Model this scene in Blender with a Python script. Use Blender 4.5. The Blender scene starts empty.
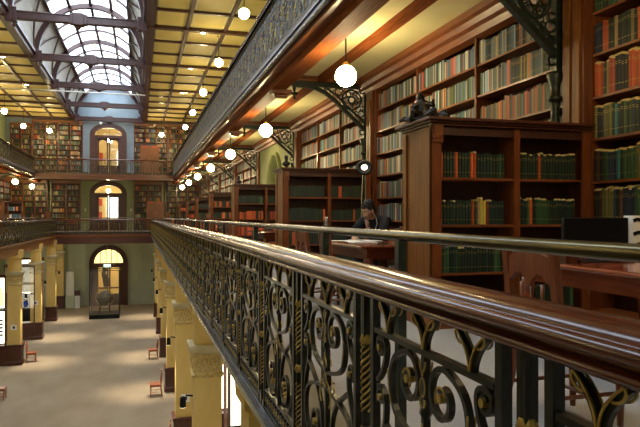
import bpy, math, random
from mathutils import Vector, Matrix
R = random.Random(7)
OZ = 6.95                      # eye height above the ground floor; z values below are measured from the eye
COL = bpy.context.scene.collection
PI = math.pi
P = 6.45                       # bay pitch along the hall
FL = -1.08                     # first gallery floor
UF = 3.10                      # upper gallery floor
GF = -6.95                     # ground floor
WR, WL = 4.70, -9.30           # faces of side walls
FY = 52.0                      # far wall
CX = -2.30                     # hall centre line

# ------------------------------------------------------------------ materials
def mat(name, col, rough=.5, metal=0, spec=.5, emit=None, es=0, coat=0):
    m = bpy.data.materials.new(name); m.use_nodes = True
    b = m.node_tree.nodes['Principled BSDF']
    b.inputs['Base Color'].default_value = (*col, 1)
    b.inputs['Roughness'].default_value = rough
    b.inputs['Metallic'].default_value = metal
    b.inputs['Specular IOR Level'].default_value = spec
    b.inputs['Coat Weight'].default_value = coat
    b.inputs['Coat Roughness'].default_value = .12
    if emit:
        b.inputs['Emission Color'].default_value = (*emit, 1)
        b.inputs['Emission Strength'].default_value = es
    return m

def noisy(m, c1, c2, scale=(1,1,1), ns=5, detail=3, bump=0, lo=.3, hi=.7):
    nt = m.node_tree; b = nt.nodes['Principled BSDF']
    tc = nt.nodes.new('ShaderNodeTexCoord'); mp = nt.nodes.new('ShaderNodeMapping')
    mp.inputs['Scale'].default_value = scale
    n = nt.nodes.new('ShaderNodeTexNoise'); n.inputs['Scale'].default_value = ns; n.inputs['Detail'].default_value = detail
    r = nt.nodes.new('ShaderNodeValToRGB')
    r.color_ramp.elements[0].color = (*c1, 1); r.color_ramp.elements[1].color = (*c2, 1)
    r.color_ramp.elements[0].position = lo; r.color_ramp.elements[1].position = hi
    nt.links.new(tc.outputs['Object'], mp.inputs['Vector']); nt.links.new(mp.outputs[0], n.inputs['Vector'])
    nt.links.new(n.outputs['Fac'], r.inputs[0]); nt.links.new(r.outputs[0], b.inputs['Base Color'])
    if bump:
        bp = nt.nodes.new('ShaderNodeBump'); bp.inputs['Strength'].default_value = bump
        nt.links.new(n.outputs['Fac'], bp.inputs['Height']); nt.links.new(bp.outputs[0], b.inputs['Normal'])
    return m

def wood(name, c1, c2, rough=.32, scale=(14,14,1.2), coat=.25):
    return noisy(mat(name, c1, rough, coat=coat), c1, c2, scale, 3, 5)

M = {}
M['wood_v'] = wood('case_wood_upright', (.10,.022,.006), (.20,.055,.014))
M['wood_y'] = wood('wood_along_hall', (.15,.040,.011), (.30,.095,.025), .42, (14,1,14), .05)
M['soffit'] = wood('soffit_wood', (.15,.038,.010), (.29,.085,.022), .62, (14,1,14), 0)
M['soffit'].node_tree.nodes['Principled BSDF'].inputs['Specular IOR Level'].default_value = .04
M['wood_x'] = wood('wood_across_hall', (.11,.026,.007), (.22,.064,.017), .3, (1,14,14))
M['panel_wood'] = wood('end_panel_wood', (.11,.032,.005), (.26,.088,.013), .42, (10,10,.8), .0)
M['panel_wood'].node_tree.nodes['Principled BSDF'].inputs['Specular IOR Level'].default_value = .3
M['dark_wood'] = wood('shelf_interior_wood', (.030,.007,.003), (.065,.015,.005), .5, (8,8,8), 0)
M['red_dark'] = wood('dark_red_joinery', (.045,.010,.005), (.09,.021,.009), .4, (6,6,2), .2)
M['beam'] = wood('skylight_timber', (.032,.008,.008), (.062,.018,.016), .4, (3,3,3), .15)
M['rail'] = wood('handrail_wood', (.038,.006,.003), (.09,.014,.005), .2, (26,.5,26), .2)
M['rail'].node_tree.nodes['Principled BSDF'].inputs['Specular IOR Level'].default_value = .36
M['rail_x'] = wood('handrail_wood_across', (.085,.018,.008), (.19,.047,.018), .2, (.6,20,20), .5)
M['table'] = wood('table_wood', (.16,.03,.014), (.26,.06,.026), .2, (9,1,9), .5)
M['chair'] = wood('chair_wood', (.13,.03,.012), (.22,.06,.022), .3, (9,9,2), .3)
M['chair_red'] = wood('chair_red_wood', (.26,.055,.018), (.38,.10,.035), .35, (9,9,2), .2)
M['cab'] = wood('cabinet_wood', (.15,.045,.010), (.22,.075,.018), .4, (3,3,1), .1)
M['iron'] = noisy(mat('painted_iron', (.02,.02,.016), .28, .4), (.010,.010,.009), (.030,.030,.028), (1,1,1), 30, 2)
M['iron_green'] = noisy(mat('bracket_iron', (.02,.03,.022), .38, .2), (.010,.016,.012), (.03,.04,.028), (1,1,1), 20, 2)
M['iron_blue'] = noisy(mat('upper_rail_iron', (.07,.075,.09), .45, .3), (.09,.10,.125), (.20,.21,.255), (1,1,1), 12, 2)
M['gold'] = noisy(mat('gilding', (.45,.30,.07), .35, .75), (.30,.20,.05), (.62,.44,.12), (1,1,1), 25, 2)
M['lip'] = mat('dark_polished_moulding', (.035,.033,.04), .22, .2, coat=.5)
M['tube'] = noisy(mat('brass_guard_tube', (.10,.085,.04), .22, .8), (.07,.06,.03), (.15,.125,.055), (4,.5,4), 6, 2)
M['cream'] = noisy(mat('cream_boards', (.66,.54,.24), .5), (.78,.71,.36), (.84,.78,.43), (1,1,1), 2, 2)
M['coffer'] = noisy(mat('coffer_boards', (.66,.50,.17), .6), (.74,.58,.18), (.83,.67,.25), (.4,.4,1), 2, 2)
M['pillar'] = noisy(mat('pillar_paint', (.72,.50,.16), .55), (.64,.43,.12), (.74,.53,.19), (1,1,.5), 2, 2)
M['capital'] = noisy(mat('capital_paint', (.62,.46,.18), .6), (.42,.29,.10), (.70,.54,.24), (1,1,1), 22, 3, .5)
M['abacus'] = noisy(mat('abacus_paint', (.6,.55,.4), .5), (.50,.43,.26), (.62,.55,.38), (1,1,1), 3, 2)
M['green'] = noisy(mat('green_wall_paint', (.22,.27,.12), .7), (.30,.34,.17), (.36,.40,.21), (1,1,1), 1.5, 2)
M['greygreen'] = noisy(mat('grey_green_wall_paint', (.23,.27,.2), .7), (.44,.47,.34), (.50,.53,.40), (1,1,1), 1.2, 2)
M['bluegrey'] = noisy(mat('blue_grey_wall_paint', (.25,.31,.36), .7), (.23,.29,.33), (.29,.35,.4), (1,1,1), 1.2, 2)
M['carpet'] = noisy(mat('beige_carpet', (.33,.25,.15), .95, spec=.1), (.32,.245,.165), (.44,.345,.24), (1,.6,1), .8, 8, .1, .25, .75)
M['carpet2'] = noisy(mat('grey_carpet', (.30,.28,.27), .95, spec=.1), (.24,.22,.20), (.34,.31,.28), (1,1,1), 90, 3, .2)
M['white'] = mat('white_paint', (.72,.70,.64), .6)
M['frost'] = mat('white_side_panel', (.40,.38,.34), .6)
M['paper'] = mat('paper', (.8,.78,.72), .8)
M['slip'] = mat('paper_slips', (.72,.55,.24), .8)
M['black'] = mat('black_plastic', (.004,.004,.005), .5, spec=.2)
M['cloth_black'] = noisy(mat('black_cloth', (.008,.008,.01), .85, spec=.2), (.006,.006,.008), (.016,.016,.019), (1,1,1), 14, 3)
M['denim'] = mat('dark_trousers', (.02,.025,.045), .8)
M['lamp_glow'] = mat('reading_lamp_bulb', (1,.9,.7), .4, emit=(1,.85,.6), es=1.6)
M['skin'] = mat('skin', (.46,.24,.15), .5)
M['hair'] = noisy(mat('dark_hair', (.012,.009,.007), .5), (.004,.003,.003), (.014,.010,.008), (1,1,4), 40, 3, .4)
M['hair'].node_tree.nodes['Principled BSDF'].inputs['Roughness'].default_value = .8
M['bronze'] = noisy(mat('dark_bronze', (.02,.016,.014), .3, .6), (.012,.010,.010), (.04,.03,.028), (1,1,1), 15, 3)
M['chrome'] = mat('steel', (.55,.55,.52), .25, 1)
M['globe'] = mat('lit_globe', (1,.95,.8), .4, emit=(1,.79,.41), es=52)
M['bulb'] = mat('lit_bulb', (1,.9,.7), .4, emit=(1,.82,.5), es=20)
M['lit_yellow'] = mat('lit_fanlight_glass', (.9,.8,.4), .3, emit=(1,.80,.30), es=.95)
M['lit_white'] = mat('lit_window', (.9,.9,.9), .3, emit=(.92,.97,1), es=3.2)
M['lit_case'] = mat('lit_showcase_panel', (.9,.88,.7), .4, emit=(1,.93,.72), es=1.6)
M['warm_wall'] = mat('warm_cream_wall', (.80,.66,.36), .7)
M['red'] = mat('red_paint', (.55,.05,.02), .6)
M['blue'] = mat('blue_object', (.02,.05,.5), .5)
M['exit'] = mat('exit_sign_green', (.05,.5,.3), .4, emit=(.1,.9,.55), es=1.0)
M['exit_w'] = mat('exit_sign_white', (.8,.9,.85), .4, emit=(.8,1,.9), es=1.2)
M['globe_dark'] = noisy(mat('old_map_globe', (.1,.09,.05), .35), (.05,.05,.03), (.16,.14,.08), (1,1,1), 6, 4)
# clear glass that stays cheap to trace
def glassy(name, f):
    m = bpy.data.materials.new(name); m.use_nodes = True; nt = m.node_tree
    nt.nodes.remove(nt.nodes['Principled BSDF']); out = nt.nodes['Material Output']
    t = nt.nodes.new('ShaderNodeBsdfTransparent'); g = nt.nodes.new('ShaderNodeBsdfGlossy'); g.inputs['Roughness'].default_value = .03
    mx = nt.nodes.new('ShaderNodeMixShader'); mx.inputs[0].default_value = f
    nt.links.new(t.outputs[0], mx.inputs[1]); nt.links.new(g.outputs[0], mx.inputs[2]); nt.links.new(mx.outputs[0], out.inputs[0])
    return m
M['glass'] = glassy('clear_glass', .07)
def skypane():
    m = bpy.data.materials.new('skylight_glass'); m.use_nodes = True; nt = m.node_tree
    nt.nodes.remove(nt.nodes['Principled BSDF']); out = nt.nodes['Material Output']
    t = nt.nodes.new('ShaderNodeBsdfTransparent'); g = nt.nodes.new('ShaderNodeBsdfTranslucent'); g.inputs['Color'].default_value = (.9,.95,1,1)
    mx = nt.nodes.new('ShaderNodeMixShader'); mx.inputs[0].default_value = .5
    nt.links.new(t.outputs[0], mx.inputs[1]); nt.links.new(g.outputs[0], mx.inputs[2]); nt.links.new(mx.outputs[0], out.inputs[0])
    return m
M['skypane'] = skypane()
# book cloth: the colour belongs to each book
def bookmat(name, attr):
    m = mat(name, (.1,.1,.1), .6); nt = m.node_tree; b = nt.nodes['Principled BSDF']
    if attr: n = nt.nodes.new('ShaderNodeAttribute'); n.attribute_name = 'Col'
    else: n = nt.nodes.new('ShaderNodeObjectInfo')
    nt.links.new(n.outputs['Color'], b.inputs['Base Color'])
    return m
M['book'] = bookmat('book_cloth', False); M['books'] = bookmat('book_cloth_many', True)

# ------------------------------------------------------------------ mesh builder
class MB:
    def __init__(s): s.v = []; s.f = []; s.m = []; s.s = []
    def add(s, vs, fs, m=0, sm=False):
        o = len(s.v); s.v += [tuple(q) for q in vs]
        for f in fs: s.f.append(tuple(i+o for i in f)); s.m.append(m); s.s.append(sm)
    def box(s, x0, x1, y0, y1, z0, z1, m=0):
        vs = [(x,y,z) for z in (z0,z1) for y in (y0,y1) for x in (x0,x1)]
        s.add(vs, [(0,2,3,1),(4,5,7,6),(0,1,5,4),(2,6,7,3),(0,4,6,2),(1,3,7,5)], m); return s
    def tube(s, pts, r, n=8, m=0, caps=True, sm=True):
        pts = [Vector(p) for p in pts]; rs = r if isinstance(r, (list, tuple)) else [r]*len(pts)
        rings = []; up = None
        for i, p in enumerate(pts):
            d = (pts[min(i+1,len(pts)-1)] - pts[max(i-1,0)]).normalized()
            if up is None: up = Vector((0,0,1)) if abs(d.z) < .9 else Vector((1,0,0))
            a = d.cross(up); a = a.normalized() if a.length > 1e-5 else Vector((1,0,0)); b = a.cross(d).normalized(); up = b
            rings.append([p + (a*math.cos(2*PI*k/n) + b*math.sin(2*PI*k/n))*rs[i] for k in range(n)])
        vs = [q for g in rings for q in g]; fs = []
        for i in range(len(pts)-1):
            for k in range(n): fs.append((i*n+k, i*n+(k+1)%n, (i+1)*n+(k+1)%n, (i+1)*n+k))
        s.add(vs, fs, m, sm)
        if caps: s.add(rings[0], [tuple(range(n))[::-1]], m); s.add(rings[-1], [tuple(range(n))], m)
        return s
    def lathe(s, prof, c=(0,0,0), n=16, m=0, sm=True, sq=False):   # prof (r,z); sq: square plan
        if sq: n = 4
        vs = []
        for r, z in prof:
            for k in range(n):
                a = 2*PI*(k+.5)/n; q = r*(math.sqrt(2) if sq else 1)
                vs.append((c[0]+q*math.cos(a), c[1]+q*math.sin(a), c[2]+z))
        fs = [(i*n+k, i*n+(k+1)%n, (i+1)*n+(k+1)%n, (i+1)*n+k) for i in range(len(prof)-1) for k in range(n)]
        fs.append(tuple(range(n))[::-1]); fs.append(tuple((len(prof)-1)*n+k for k in range(n)))
        s.add(vs, fs, m, sm and not sq); return s
    def sphere(s, c, r, n=16, h=10, m=0, sc=(1,1,1)):
        vs = [(c[0], c[1], c[2]-r*sc[2])]
        for i in range(1, h):
            t = -PI/2 + PI*i/h
            for k in range(n):
                a = 2*PI*k/n
                vs.append((c[0]+r*sc[0]*math.cos(t)*math.cos(a), c[1]+r*sc[1]*math.cos(t)*math.sin(a), c[2]+r*sc[2]*math.sin(t)))
        vs.append((c[0], c[1], c[2]+r*sc[2])); fs = [(0, 1+(k+1)%n, 1+k) for k in range(n)]
        for i in range(h-2):
            for k in range(n): fs.append((1+i*n+k, 1+i*n+(k+1)%n, 1+(i+1)*n+(k+1)%n, 1+(i+1)*n+k))
        L = len(vs)-1; fs += [(L, 1+(h-2)*n+k, 1+(h-2)*n+(k+1)%n) for k in range(n)]
        s.add(vs, fs, m, True); return s
    def prism(s, poly, ax, a0, a1, m=0, sm=False):   # poly 2D extruded along axis: x->(y,z) y->(x,z) z->(x,y)
        def mk(p, a): return (a,p[0],p[1]) if ax == 'x' else (p[0],a,p[1]) if ax == 'y' else (p[0],p[1],a)
        n = len(poly); s.add([mk(p,a0) for p in poly]+[mk(p,a1) for p in poly], [(i,(i+1)%n,n+(i+1)%n,n+i) for i in range(n)], m, sm)
        s.add([mk(p,a0) for p in poly], [tuple(range(n))[::-1]], m); s.add([mk(p,a1) for p in poly], [tuple(range(n))], m); return s
    def sweep(s, pts, w, d, plane='yz', off=0, m=0, closed=False):   # flat bar following a 2D curve
        n = len(pts); vs = []; ws = w if isinstance(w, (list, tuple)) else [w]*n
        for i in range(n):
            if closed: a, b = pts[i-1], pts[(i+1)%n]
            else: a, b = pts[max(i-1,0)], pts[min(i+1,n-1)]
            tx, ty = b[0]-a[0], b[1]-a[1]; L = math.hypot(tx,ty) or 1; nx, ny = -ty/L, tx/L
            for sg, dd in ((1,-1),(1,1),(-1,1),(-1,-1)):
                u, z = pts[i][0]+nx*sg*ws[i]/2, pts[i][1]+ny*sg*ws[i]/2; t = off+dd*d/2
                vs.append((t,u,z) if plane == 'yz' else (u,t,z))
        fs = []
        for i in range(n if closed else n-1):
            j = (i+1)%n
            for k in range(4): fs.append((i*4+k, i*4+(k+1)%4, j*4+(k+1)%4, j*4+k))
        if not closed: fs += [(0,1,2,3), ((n-1)*4+3,(n-1)*4+2,(n-1)*4+1,(n-1)*4)]
        s.add(vs, fs, m); return s
    def xf(s, mtx): s.v = [tuple(mtx @ Vector(q)) for q in s.v]; return s
    def mesh(s, name, mats):
        me = bpy.data.meshes.new(name); me.from_pydata(s.v, [], s.f)
        for mm in (mats if isinstance(mats, (list, tuple)) else [mats]): me.materials.append(M[mm] if isinstance(mm, str) else mm)
        me.polygons.foreach_set('material_index', s.m); me.polygons.foreach_set('use_smooth', s.s)
        import bmesh
        b = bmesh.new(); b.from_mesh(me); bmesh.ops.recalc_face_normals(b, faces=b.faces); b.to_mesh(me); b.free()
        me.update(); return me

def tag(o, label=None, cat=None, group=None, kind=None):
    if label: o['label'] = label
    if cat: o['category'] = cat
    if group: o['group'] = group
    if kind: o['kind'] = kind
    return o
def part(name, mb, mats, parent, loc=(0,0,0), bevel=0):
    o = bpy.data.objects.new(name, mb if isinstance(mb, bpy.types.Mesh) else mb.mesh(name, mats)); COL.objects.link(o)
    o.parent = parent; o.location = loc
    if bevel:
        b = o.modifiers.new('bevel','BEVEL'); b.width = bevel; b.segments = 2; b.limit_method = 'ANGLE'
    return o
def thing(name, label, cat, loc, rz=0, group=None):
    o = bpy.data.objects.new(name, None); COL.objects.link(o); o.empty_display_size = .1
    o.location = (loc[0], loc[1], loc[2]+OZ); o.rotation_euler = (0,0,rz); return tag(o, label, cat, group)
def top(name, mb, mats, label=None, cat=None, group=None, kind=None, bevel=0):   # mesh given in world terms, origin moved to its base
    xs, ys, zs = zip(*mb.v); c = ((min(xs)+max(xs))/2, (min(ys)+max(ys))/2, min(zs))
    mb.v = [(x-c[0], y-c[1], z-c[2]) for x, y, z in mb.v]
    o = bpy.data.objects.new(name, mb.mesh(name, mats)); COL.objects.link(o); o.location = (c[0], c[1], c[2]+OZ)
    if bevel:
        b = o.modifiers.new('bevel','BEVEL'); b.width = bevel; b.segments = 2; b.limit_method = 'ANGLE'
    return tag(o, label, cat, group, kind)
def struct(name, mb, mats): return top(name, mb, mats, kind='structure')
KIDS = {}
def copy_tree(o, parent=None):
    c = o.copy(); COL.objects.link(c)
    if parent is not None: c.parent = parent
    for ch in o.children: copy_tree(ch, c)
    return c
def again(o, loc, rz=0, label=None, group=None, sc=None):
    c = copy_tree(o); c.location = (loc[0], loc[1], loc[2]+OZ); c.rotation_euler = (0,0,rz)
    if sc: c.scale = sc
    if label: c['label'] = label
    if group: c['group'] = group
    return c
ORD = ['first','second','third','fourth','fifth','sixth','seventh','eighth','ninth','tenth']
def ordn(i):
    if i < 10: return ORD[i]
    n = i+1; return '%d%s' % (n, 'th' if 10 <= n % 100 <= 20 else {1:'st',2:'nd',3:'rd'}.get(n % 10, 'th'))
_tn = [0]
def trim(mb, mats):
    _tn[0] += 1; return struct('trim_%d' % _tn[0], mb, mats)

# ------------------------------------------------------------------ camera
cd = bpy.data.cameras.new('camera'); cam = bpy.data.objects.new('camera', cd); COL.objects.link(cam)
cam.location = (0,0,OZ); cam.rotation_euler = (PI/2, 0, -math.atan(181/630))
cd.sensor_width = 36; cd.lens = 36*630/640; cd.shift_y = 3/640; cd.clip_start = .05; cd.clip_end = 200
bpy.context.scene.camera = cam

# ------------------------------------------------------------------ room shell
TOPZ = 7.62
SX0, SX1 = -4.82, .36          # skylight opening
m = MB(); m.box(WL-.3, WR+.5, -3.3, FY+.3, GF-.2, GF); struct('floor', m, 'carpet')
m = MB(); m.box(WR+.35, WR+.55, -3, FY, GF, TOPZ); struct('wall_right', m, 'green')
m = MB(); m.box(WL-.55, WL-.35, -3, FY, GF, TOPZ); struct('wall_left', m, 'green')
m = MB(); m.box(WL-.55, WR+.55, -3.2, -3, GF, TOPZ+3.2); struct('wall_near', m, 'greygreen')

def arc(cx, cz, rx, rz, a0, a1, n): return [(cx+rx*math.cos(math.radians(a0+(a1-a0)*i/n)), cz+rz*math.sin(math.radians(a0+(a1-a0)*i/n))) for i in range(n+1)]
# far wall in three storeys, each with an arched opening
def arched_wall(z0, z1, x0, x1, spring, crown, name, mm):
    cx = (x0+x1)/2; rx = (x1-x0)/2
    a = arc(cx, spring, rx, crown-spring, 180, 0, 16)
    m = MB(); Y0, Y1 = FY, FY+.25
    m.box(WL-.5, x0, Y0, Y1, z0, z1); m.box(x1, WR+.5, Y0, Y1, z0, z1)
    for i in range(16):
        p, q = a[i], a[i+1]
        m.prism([p, q, (q[0], z1), (p[0], z1)], 'y', Y0, Y1)
    return struct(name, m, mm)
DW = 1.05
arched_wall(-1.5, 2.95, CX-DW, CX+DW, 1.85, 2.5, 'wall_far', 'green')
arched_wall(2.95, TOPZ, CX-DW, CX+DW, 6.35, 7.0, 'wall_far_upper', 'bluegrey')
arched_wall(GF, -1.5, CX-1.1, CX+1.15, -3.62, -2.5, 'wall_far_ground', 'greygreen')

# flat coffered ceiling with the skylight slot
m = MB()
m.box(SX1, WR+.5, -3, FY, TOPZ, TOPZ+.1); m.box(WL-.5, SX0, -3, FY, TOPZ, TOPZ+.1)
ceil = struct('ceiling', m, 'coffer')
BAYS = [6.5+P*k for k in range(-1, 8)]
ribs = MB(); thick = MB()
cz = TOPZ - ceil.location.z + OZ - 0
lx, ly, lz = ceil.location
def lb(mb, x0, x1, y0, y1, z0, z1, k=0): mb.box(x0-lx, x1-lx, y0-ly, y1-ly, z0+OZ-lz, z1+OZ-lz, k)
for sgn, xs in ((1, [1.87, 3.37]), (-1, [-6.33, -7.83])):
    for x in xs: lb(ribs, x-.065, x+.065, -3, FY, TOPZ-.10, TOPZ)
for y in BAYS:
    for xa, xb in ((SX1, WR+.3), (WL-.3, SX0)):
        lb(thick, xa, xb, y-.13, y+.13, TOPZ-.16, TOPZ)
        for t in (1/3, 2/3): lb(ribs, xa, xb, y+t*P-.065, y+t*P+.065, TOPZ-.10, TOPZ)
part('ribs', ribs, 'red_dark', ceil); part('cross_ribs', thick, 'red_dark', ceil)
# raised inner moulding of the coffers
mo = MB()
for xs in ([SX1+.2,1.87,3.37,4.9], [SX0-.2,-6.33,-7.83,-9.4]):
    for a, b in zip(xs, xs[1:]):
        x0, x1 = min(a,b)+.12, max(a,b)-.12
        for y in BAYS:
            for t in range(3):
                y0, y1 = y+P*t/3+.16, y+P*(t+1)/3-.12
                if y1 > FY: continue
                for (p,q,r,s_) in ((x0,x1,y0,y0+.04),(x0,x1,y1-.04,y1),(x0,x0+.04,y0,y1),(x1-.04,x1,y0,y1)): lb(mo, p,q,r,s_, TOPZ-.025, TOPZ)
part('coffer_moulding', mo, 'cream', ceil)
# ceiling frieze along the far wall and skylight kerbs
m = MB(); m.box(SX1-.08, SX1+.16, -3, FY, TOPZ-.14, TOPZ+.12); m.box(SX1+.16, SX1+.26, -3, FY, TOPZ-.10, TOPZ); trim(m, 'beam')
m = MB(); m.box(SX0-.16, SX0+.08, -3, FY, TOPZ-.14, TOPZ+.12); m.box(SX0-.28, SX0-.16, -3, FY, TOPZ-.10, TOPZ); trim(m, 'beam')

# ------------------------------------------------------------------ skylight
SR = (SX1-SX0)/2 - .06; SCX = (SX0+SX1)/2; SZ = TOPZ+.1
sky = bpy.data.objects.new('window_1', None); COL.objects.link(sky); sky.location = (SCX, 0, SZ+OZ); sky['kind'] = 'structure'
def vault_pt(a, r): return (r*math.cos(math.radians(a)), r*math.sin(math.radians(a)))
angs = [0,15,30,45,67.5,90,112.5,135,150,165,180]
ribY = []
for y in BAYS:
    ribY += [(y, 1)] + [(y+P/3*t, 0) for t in (1,2)]
ribY = [r for r in ribY if r[0] <= FY]
for y, big in ribY:
    m = MB(); w = .2 if big else .07
    m.sweep([vault_pt(a, SR-(.1 if big else .05)) for a in (range(0,181,6) if big else range(45,136,5))], .24 if big else .11, .24 if big else .11, 'xz', 0)
    part('arch_rib' if big else 'glazing_bar', m, 'beam', sky, (0,y,0))
for a in (0,45,67.5,90,112.5,135,180):
    x, z = vault_pt(a, SR-.05); m = MB(); m.box(x-.07, x+.07, -3, FY-.01, z-.07, z+.07); part('purlin', m, 'beam', sky)
# cross bracing diagonals of the solid sides
for y in BAYS:
    for a0, a1, s0 in ((0,45,1),(180,135,1)):
        for up in (0,1):
            p0 = vault_pt(a0 if up else a1, SR-.06); p1 = vault_pt(a1 if up else a0, SR-.06)
            n = 6; pts = []
            for i in range(n+1):
                t = i/n; aa = (a0+(a1-a0)*t) if up else (a1+(a0-a1)*t); x, z = vault_pt(aa, SR-.06)
                pts.append((x, y+P*t*.5+(0 if up else P*.5)*1, z))
            if pts[-1][1] < FY: m = MB(); m.tube(pts, .045, 4, sm=False); part('diagonal_brace', m, 'beam', sky)
for i, y in enumerate([r[0] for r in ribY][:]):
    y2 = min(y+P/3, FY)
    for a0, a1, mm, nm in [(angs[k], angs[k+1], 'skypane', 'glass_pane') for k in range(3,7)] :
        m = MB(); q = [vault_pt(a, SR) for a in (a0,(a0+a1)/2,a1)]
        m.add([(q[j][0], yy, q[j][1]) for yy in (y+.03, y2-.03) for j in range(3)], [(0,1,4,3),(1,2,5,4)], 0, True); part(nm, m, mm, sky)
m = MB()
for a0 in (0, 135):
    q = [vault_pt(a0+45*j/6, SR+.02) for j in range(7)]; q2 = [vault_pt(a0+45*j/6, SR+.1) for j in range(7)]
    for j in range(6): m.prism([q[j], q[j+1], q2[j+1], q2[j]], 'y', -3, FY)
part('side_panel', m, 'frost', sky)
m = MB(); m.prism([(-SR-.2,-.15),(-SR-.2,SR+.3),(SR+.2,SR+.3),(SR+.2,-.15)], 'y', FY+.02, FY+.15); part('end_wall', m, 'bluegrey', sky)
# timber tie beams
for i, y in enumerate(BAYS[2:]):
    if y > FY-.2: y = FY-.35
    t = bpy.data.objects.new('trim_%d' % (_tn[0]+1), None); _tn[0] += 1; COL.objects.link(t); t.location = (SCX, y, TOPZ-.12+OZ); t['kind'] = 'structure'
    h = SR+.05
    m = MB(); m.box(-h, h, -.14, .14, -.11, .16); m.box(-h, h, -.17, .17, .14, .2); part('beam', m, 'beam', t, bevel=.02)
    for cx in (0,):
        m = MB(); m.box(cx-.32, cx+.32, -.18, .18, -.14, .24); m.box(cx-.2, cx+.2, -.21, .21, -.18, .28); m.lathe([(.05,-.32),(.09,-.26),(.12,-.2)], (cx,0,0), 8); part('boss', m, 'beam', t, bevel=.015)
    for sg in (-1, 1):
        m = MB(); a, b = sorted((sg*(h-.02), sg*(h-.42))); m.box(a, b, -.19, .19, -.18, .32); m.box(min(sg*(h-.02), sg*(h-.22)), max(sg*(h-.02), sg*(h-.22)), -.2, .2, -.24, .4); m.lathe([(.03,-.40),(.06,-.34),(.07,-.24)], (sg*(h-.32),0,0), 8); part('beam_end', m, 'beam', t, bevel=.015)
t = MB().tube([(-8.0, 38.3, 7.1),(SX1, 38.3, 7.1)], .035, 6); top('hanging_rod', t, 'white', 'thin white rod stretched across the hall just below the skylight', 'rod')

# ------------------------------------------------------------------ galleries
LX1, RX1 = -5.42, .80          # ironwork lines of the first gallery
LX2, RX2 = -7.00, 2.42         # ironwork lines of the upper gallery
FY1, FY2 = 46.0, 47.3
def slab(name, x0, x1, y0, y1, zt, th, mm): m = MB(); m.box(x0, x1, y0, y1, zt-th, zt); struct(name, m, mm)
slab('floor_right_gallery', RX1+.12, WR+.35, -3, FY, FL, .12, 'carpet2')
slab('floor_left_gallery', WL-.35, LX1-.12, -3, FY, FL, .12, 'carpet2')
slab('floor_far_gallery', LX1-.12, RX1+.12, FY1+.12, FY, FL, .12, 'carpet2')
slab('floor_near_gallery', LX1+.02, RX1-.02, -3, -.25, FL, .12, 'carpet2')
slab('floor_upper_right_gallery', RX2-.02, WR+.35, -3, FY, UF, .1, 'carpet2')
slab('floor_upper_left_gallery', WL-.35, LX2+.02, -3, FY, UF, .1, 'carpet2')
slab('floor_upper_far_gallery', LX2+.02, RX2-.02, FY2+.02, FY, UF, .1, 'carpet2')

# lip mouldings under the railings
def lip_x(x, sg, y0, y1, zt, mm='lip'):   # sg -1: void on the -x side
    prof = [(x+sg*.075, zt-.035),(x+sg*.085, zt-.015),(x+sg*.07, zt+.005),(x+sg*.03, zt+.012),(x-sg*.10, zt+.012),(x-sg*.10, zt-.12),(x+sg*.02, zt-.12),(x+sg*.03,zt-.075),(x+sg*.06,zt-.065)]
    m = MB(); m.prism(prof, 'y', y0, y1); trim(m, mm)
lip_x(RX1, -1, -.3, FY1, -1.26); lip_x(LX1, 1, -.3, FY1, -1.26, 'wood_y')
m = MB(); m.box(LX1, RX1, FY1-.08, FY1+.1, -1.38, -1.25); trim(m, 'wood_x')
for x0, x1 in ((RX1+.07, RX1+.12), (LX1-.12, LX1-.07)):
    m = MB(); m.box(x0, x1, -.3, FY1+.1, -1.3, -1.07); m.box(min(x0, x1)-.004, max(x0, x1)+.004, -.3, FY1+.1, -1.24, -1.215, 1); trim(m, ['iron','gold'])
m = MB(); m.box(LX1-.1, RX1+.1, FY1+.07, FY1+.12, -1.3, -1.07); trim(m, 'iron')
m = MB(); m.box(RX1+.1, RX1+.30, -3, FY1, -1.40, -1.30); trim(m, 'wood_y')
# fascias and soffits of the first gallery
for x0, x1 in ((RX1+.26, RX1+.42), (LX1-.22, LX1-.02)):
    m = MB(); m.box(x0, x1, -3, FY1+.2, -1.80, -1.2); s_ = 1 if x0 > 0 else -1
    m.box(min(x0 if s_ > 0 else x1, (x0 if s_ > 0 else x1)-s_*.04), max(x0 if s_ > 0 else x1, (x0 if s_ > 0 else x1)-s_*.04), -3, FY1+.2, -1.5, -1.42); trim(m, 'pillar' if s_ > 0 else 'wood_y')
m = MB(); m.box(LX1-.2, RX1+.2, FY1, FY1+.2, -1.88, -1.2); m.box(LX1, RX1, FY1-.05, FY1, -1.88, -1.80); trim(m, 'red_dark')
for (x0, x1, y0, y1) in ((RX1+.2, WR+.3, -3, FY), (WL-.3, LX1-.2, -3, FY), (LX1-.2, RX1+.2, FY1+.2, FY)):
    m = MB(); m.box(x0, x1, y0, y1, -1.55, -1.45); struct('ceiling_under_gallery', m, 'cream')

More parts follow.
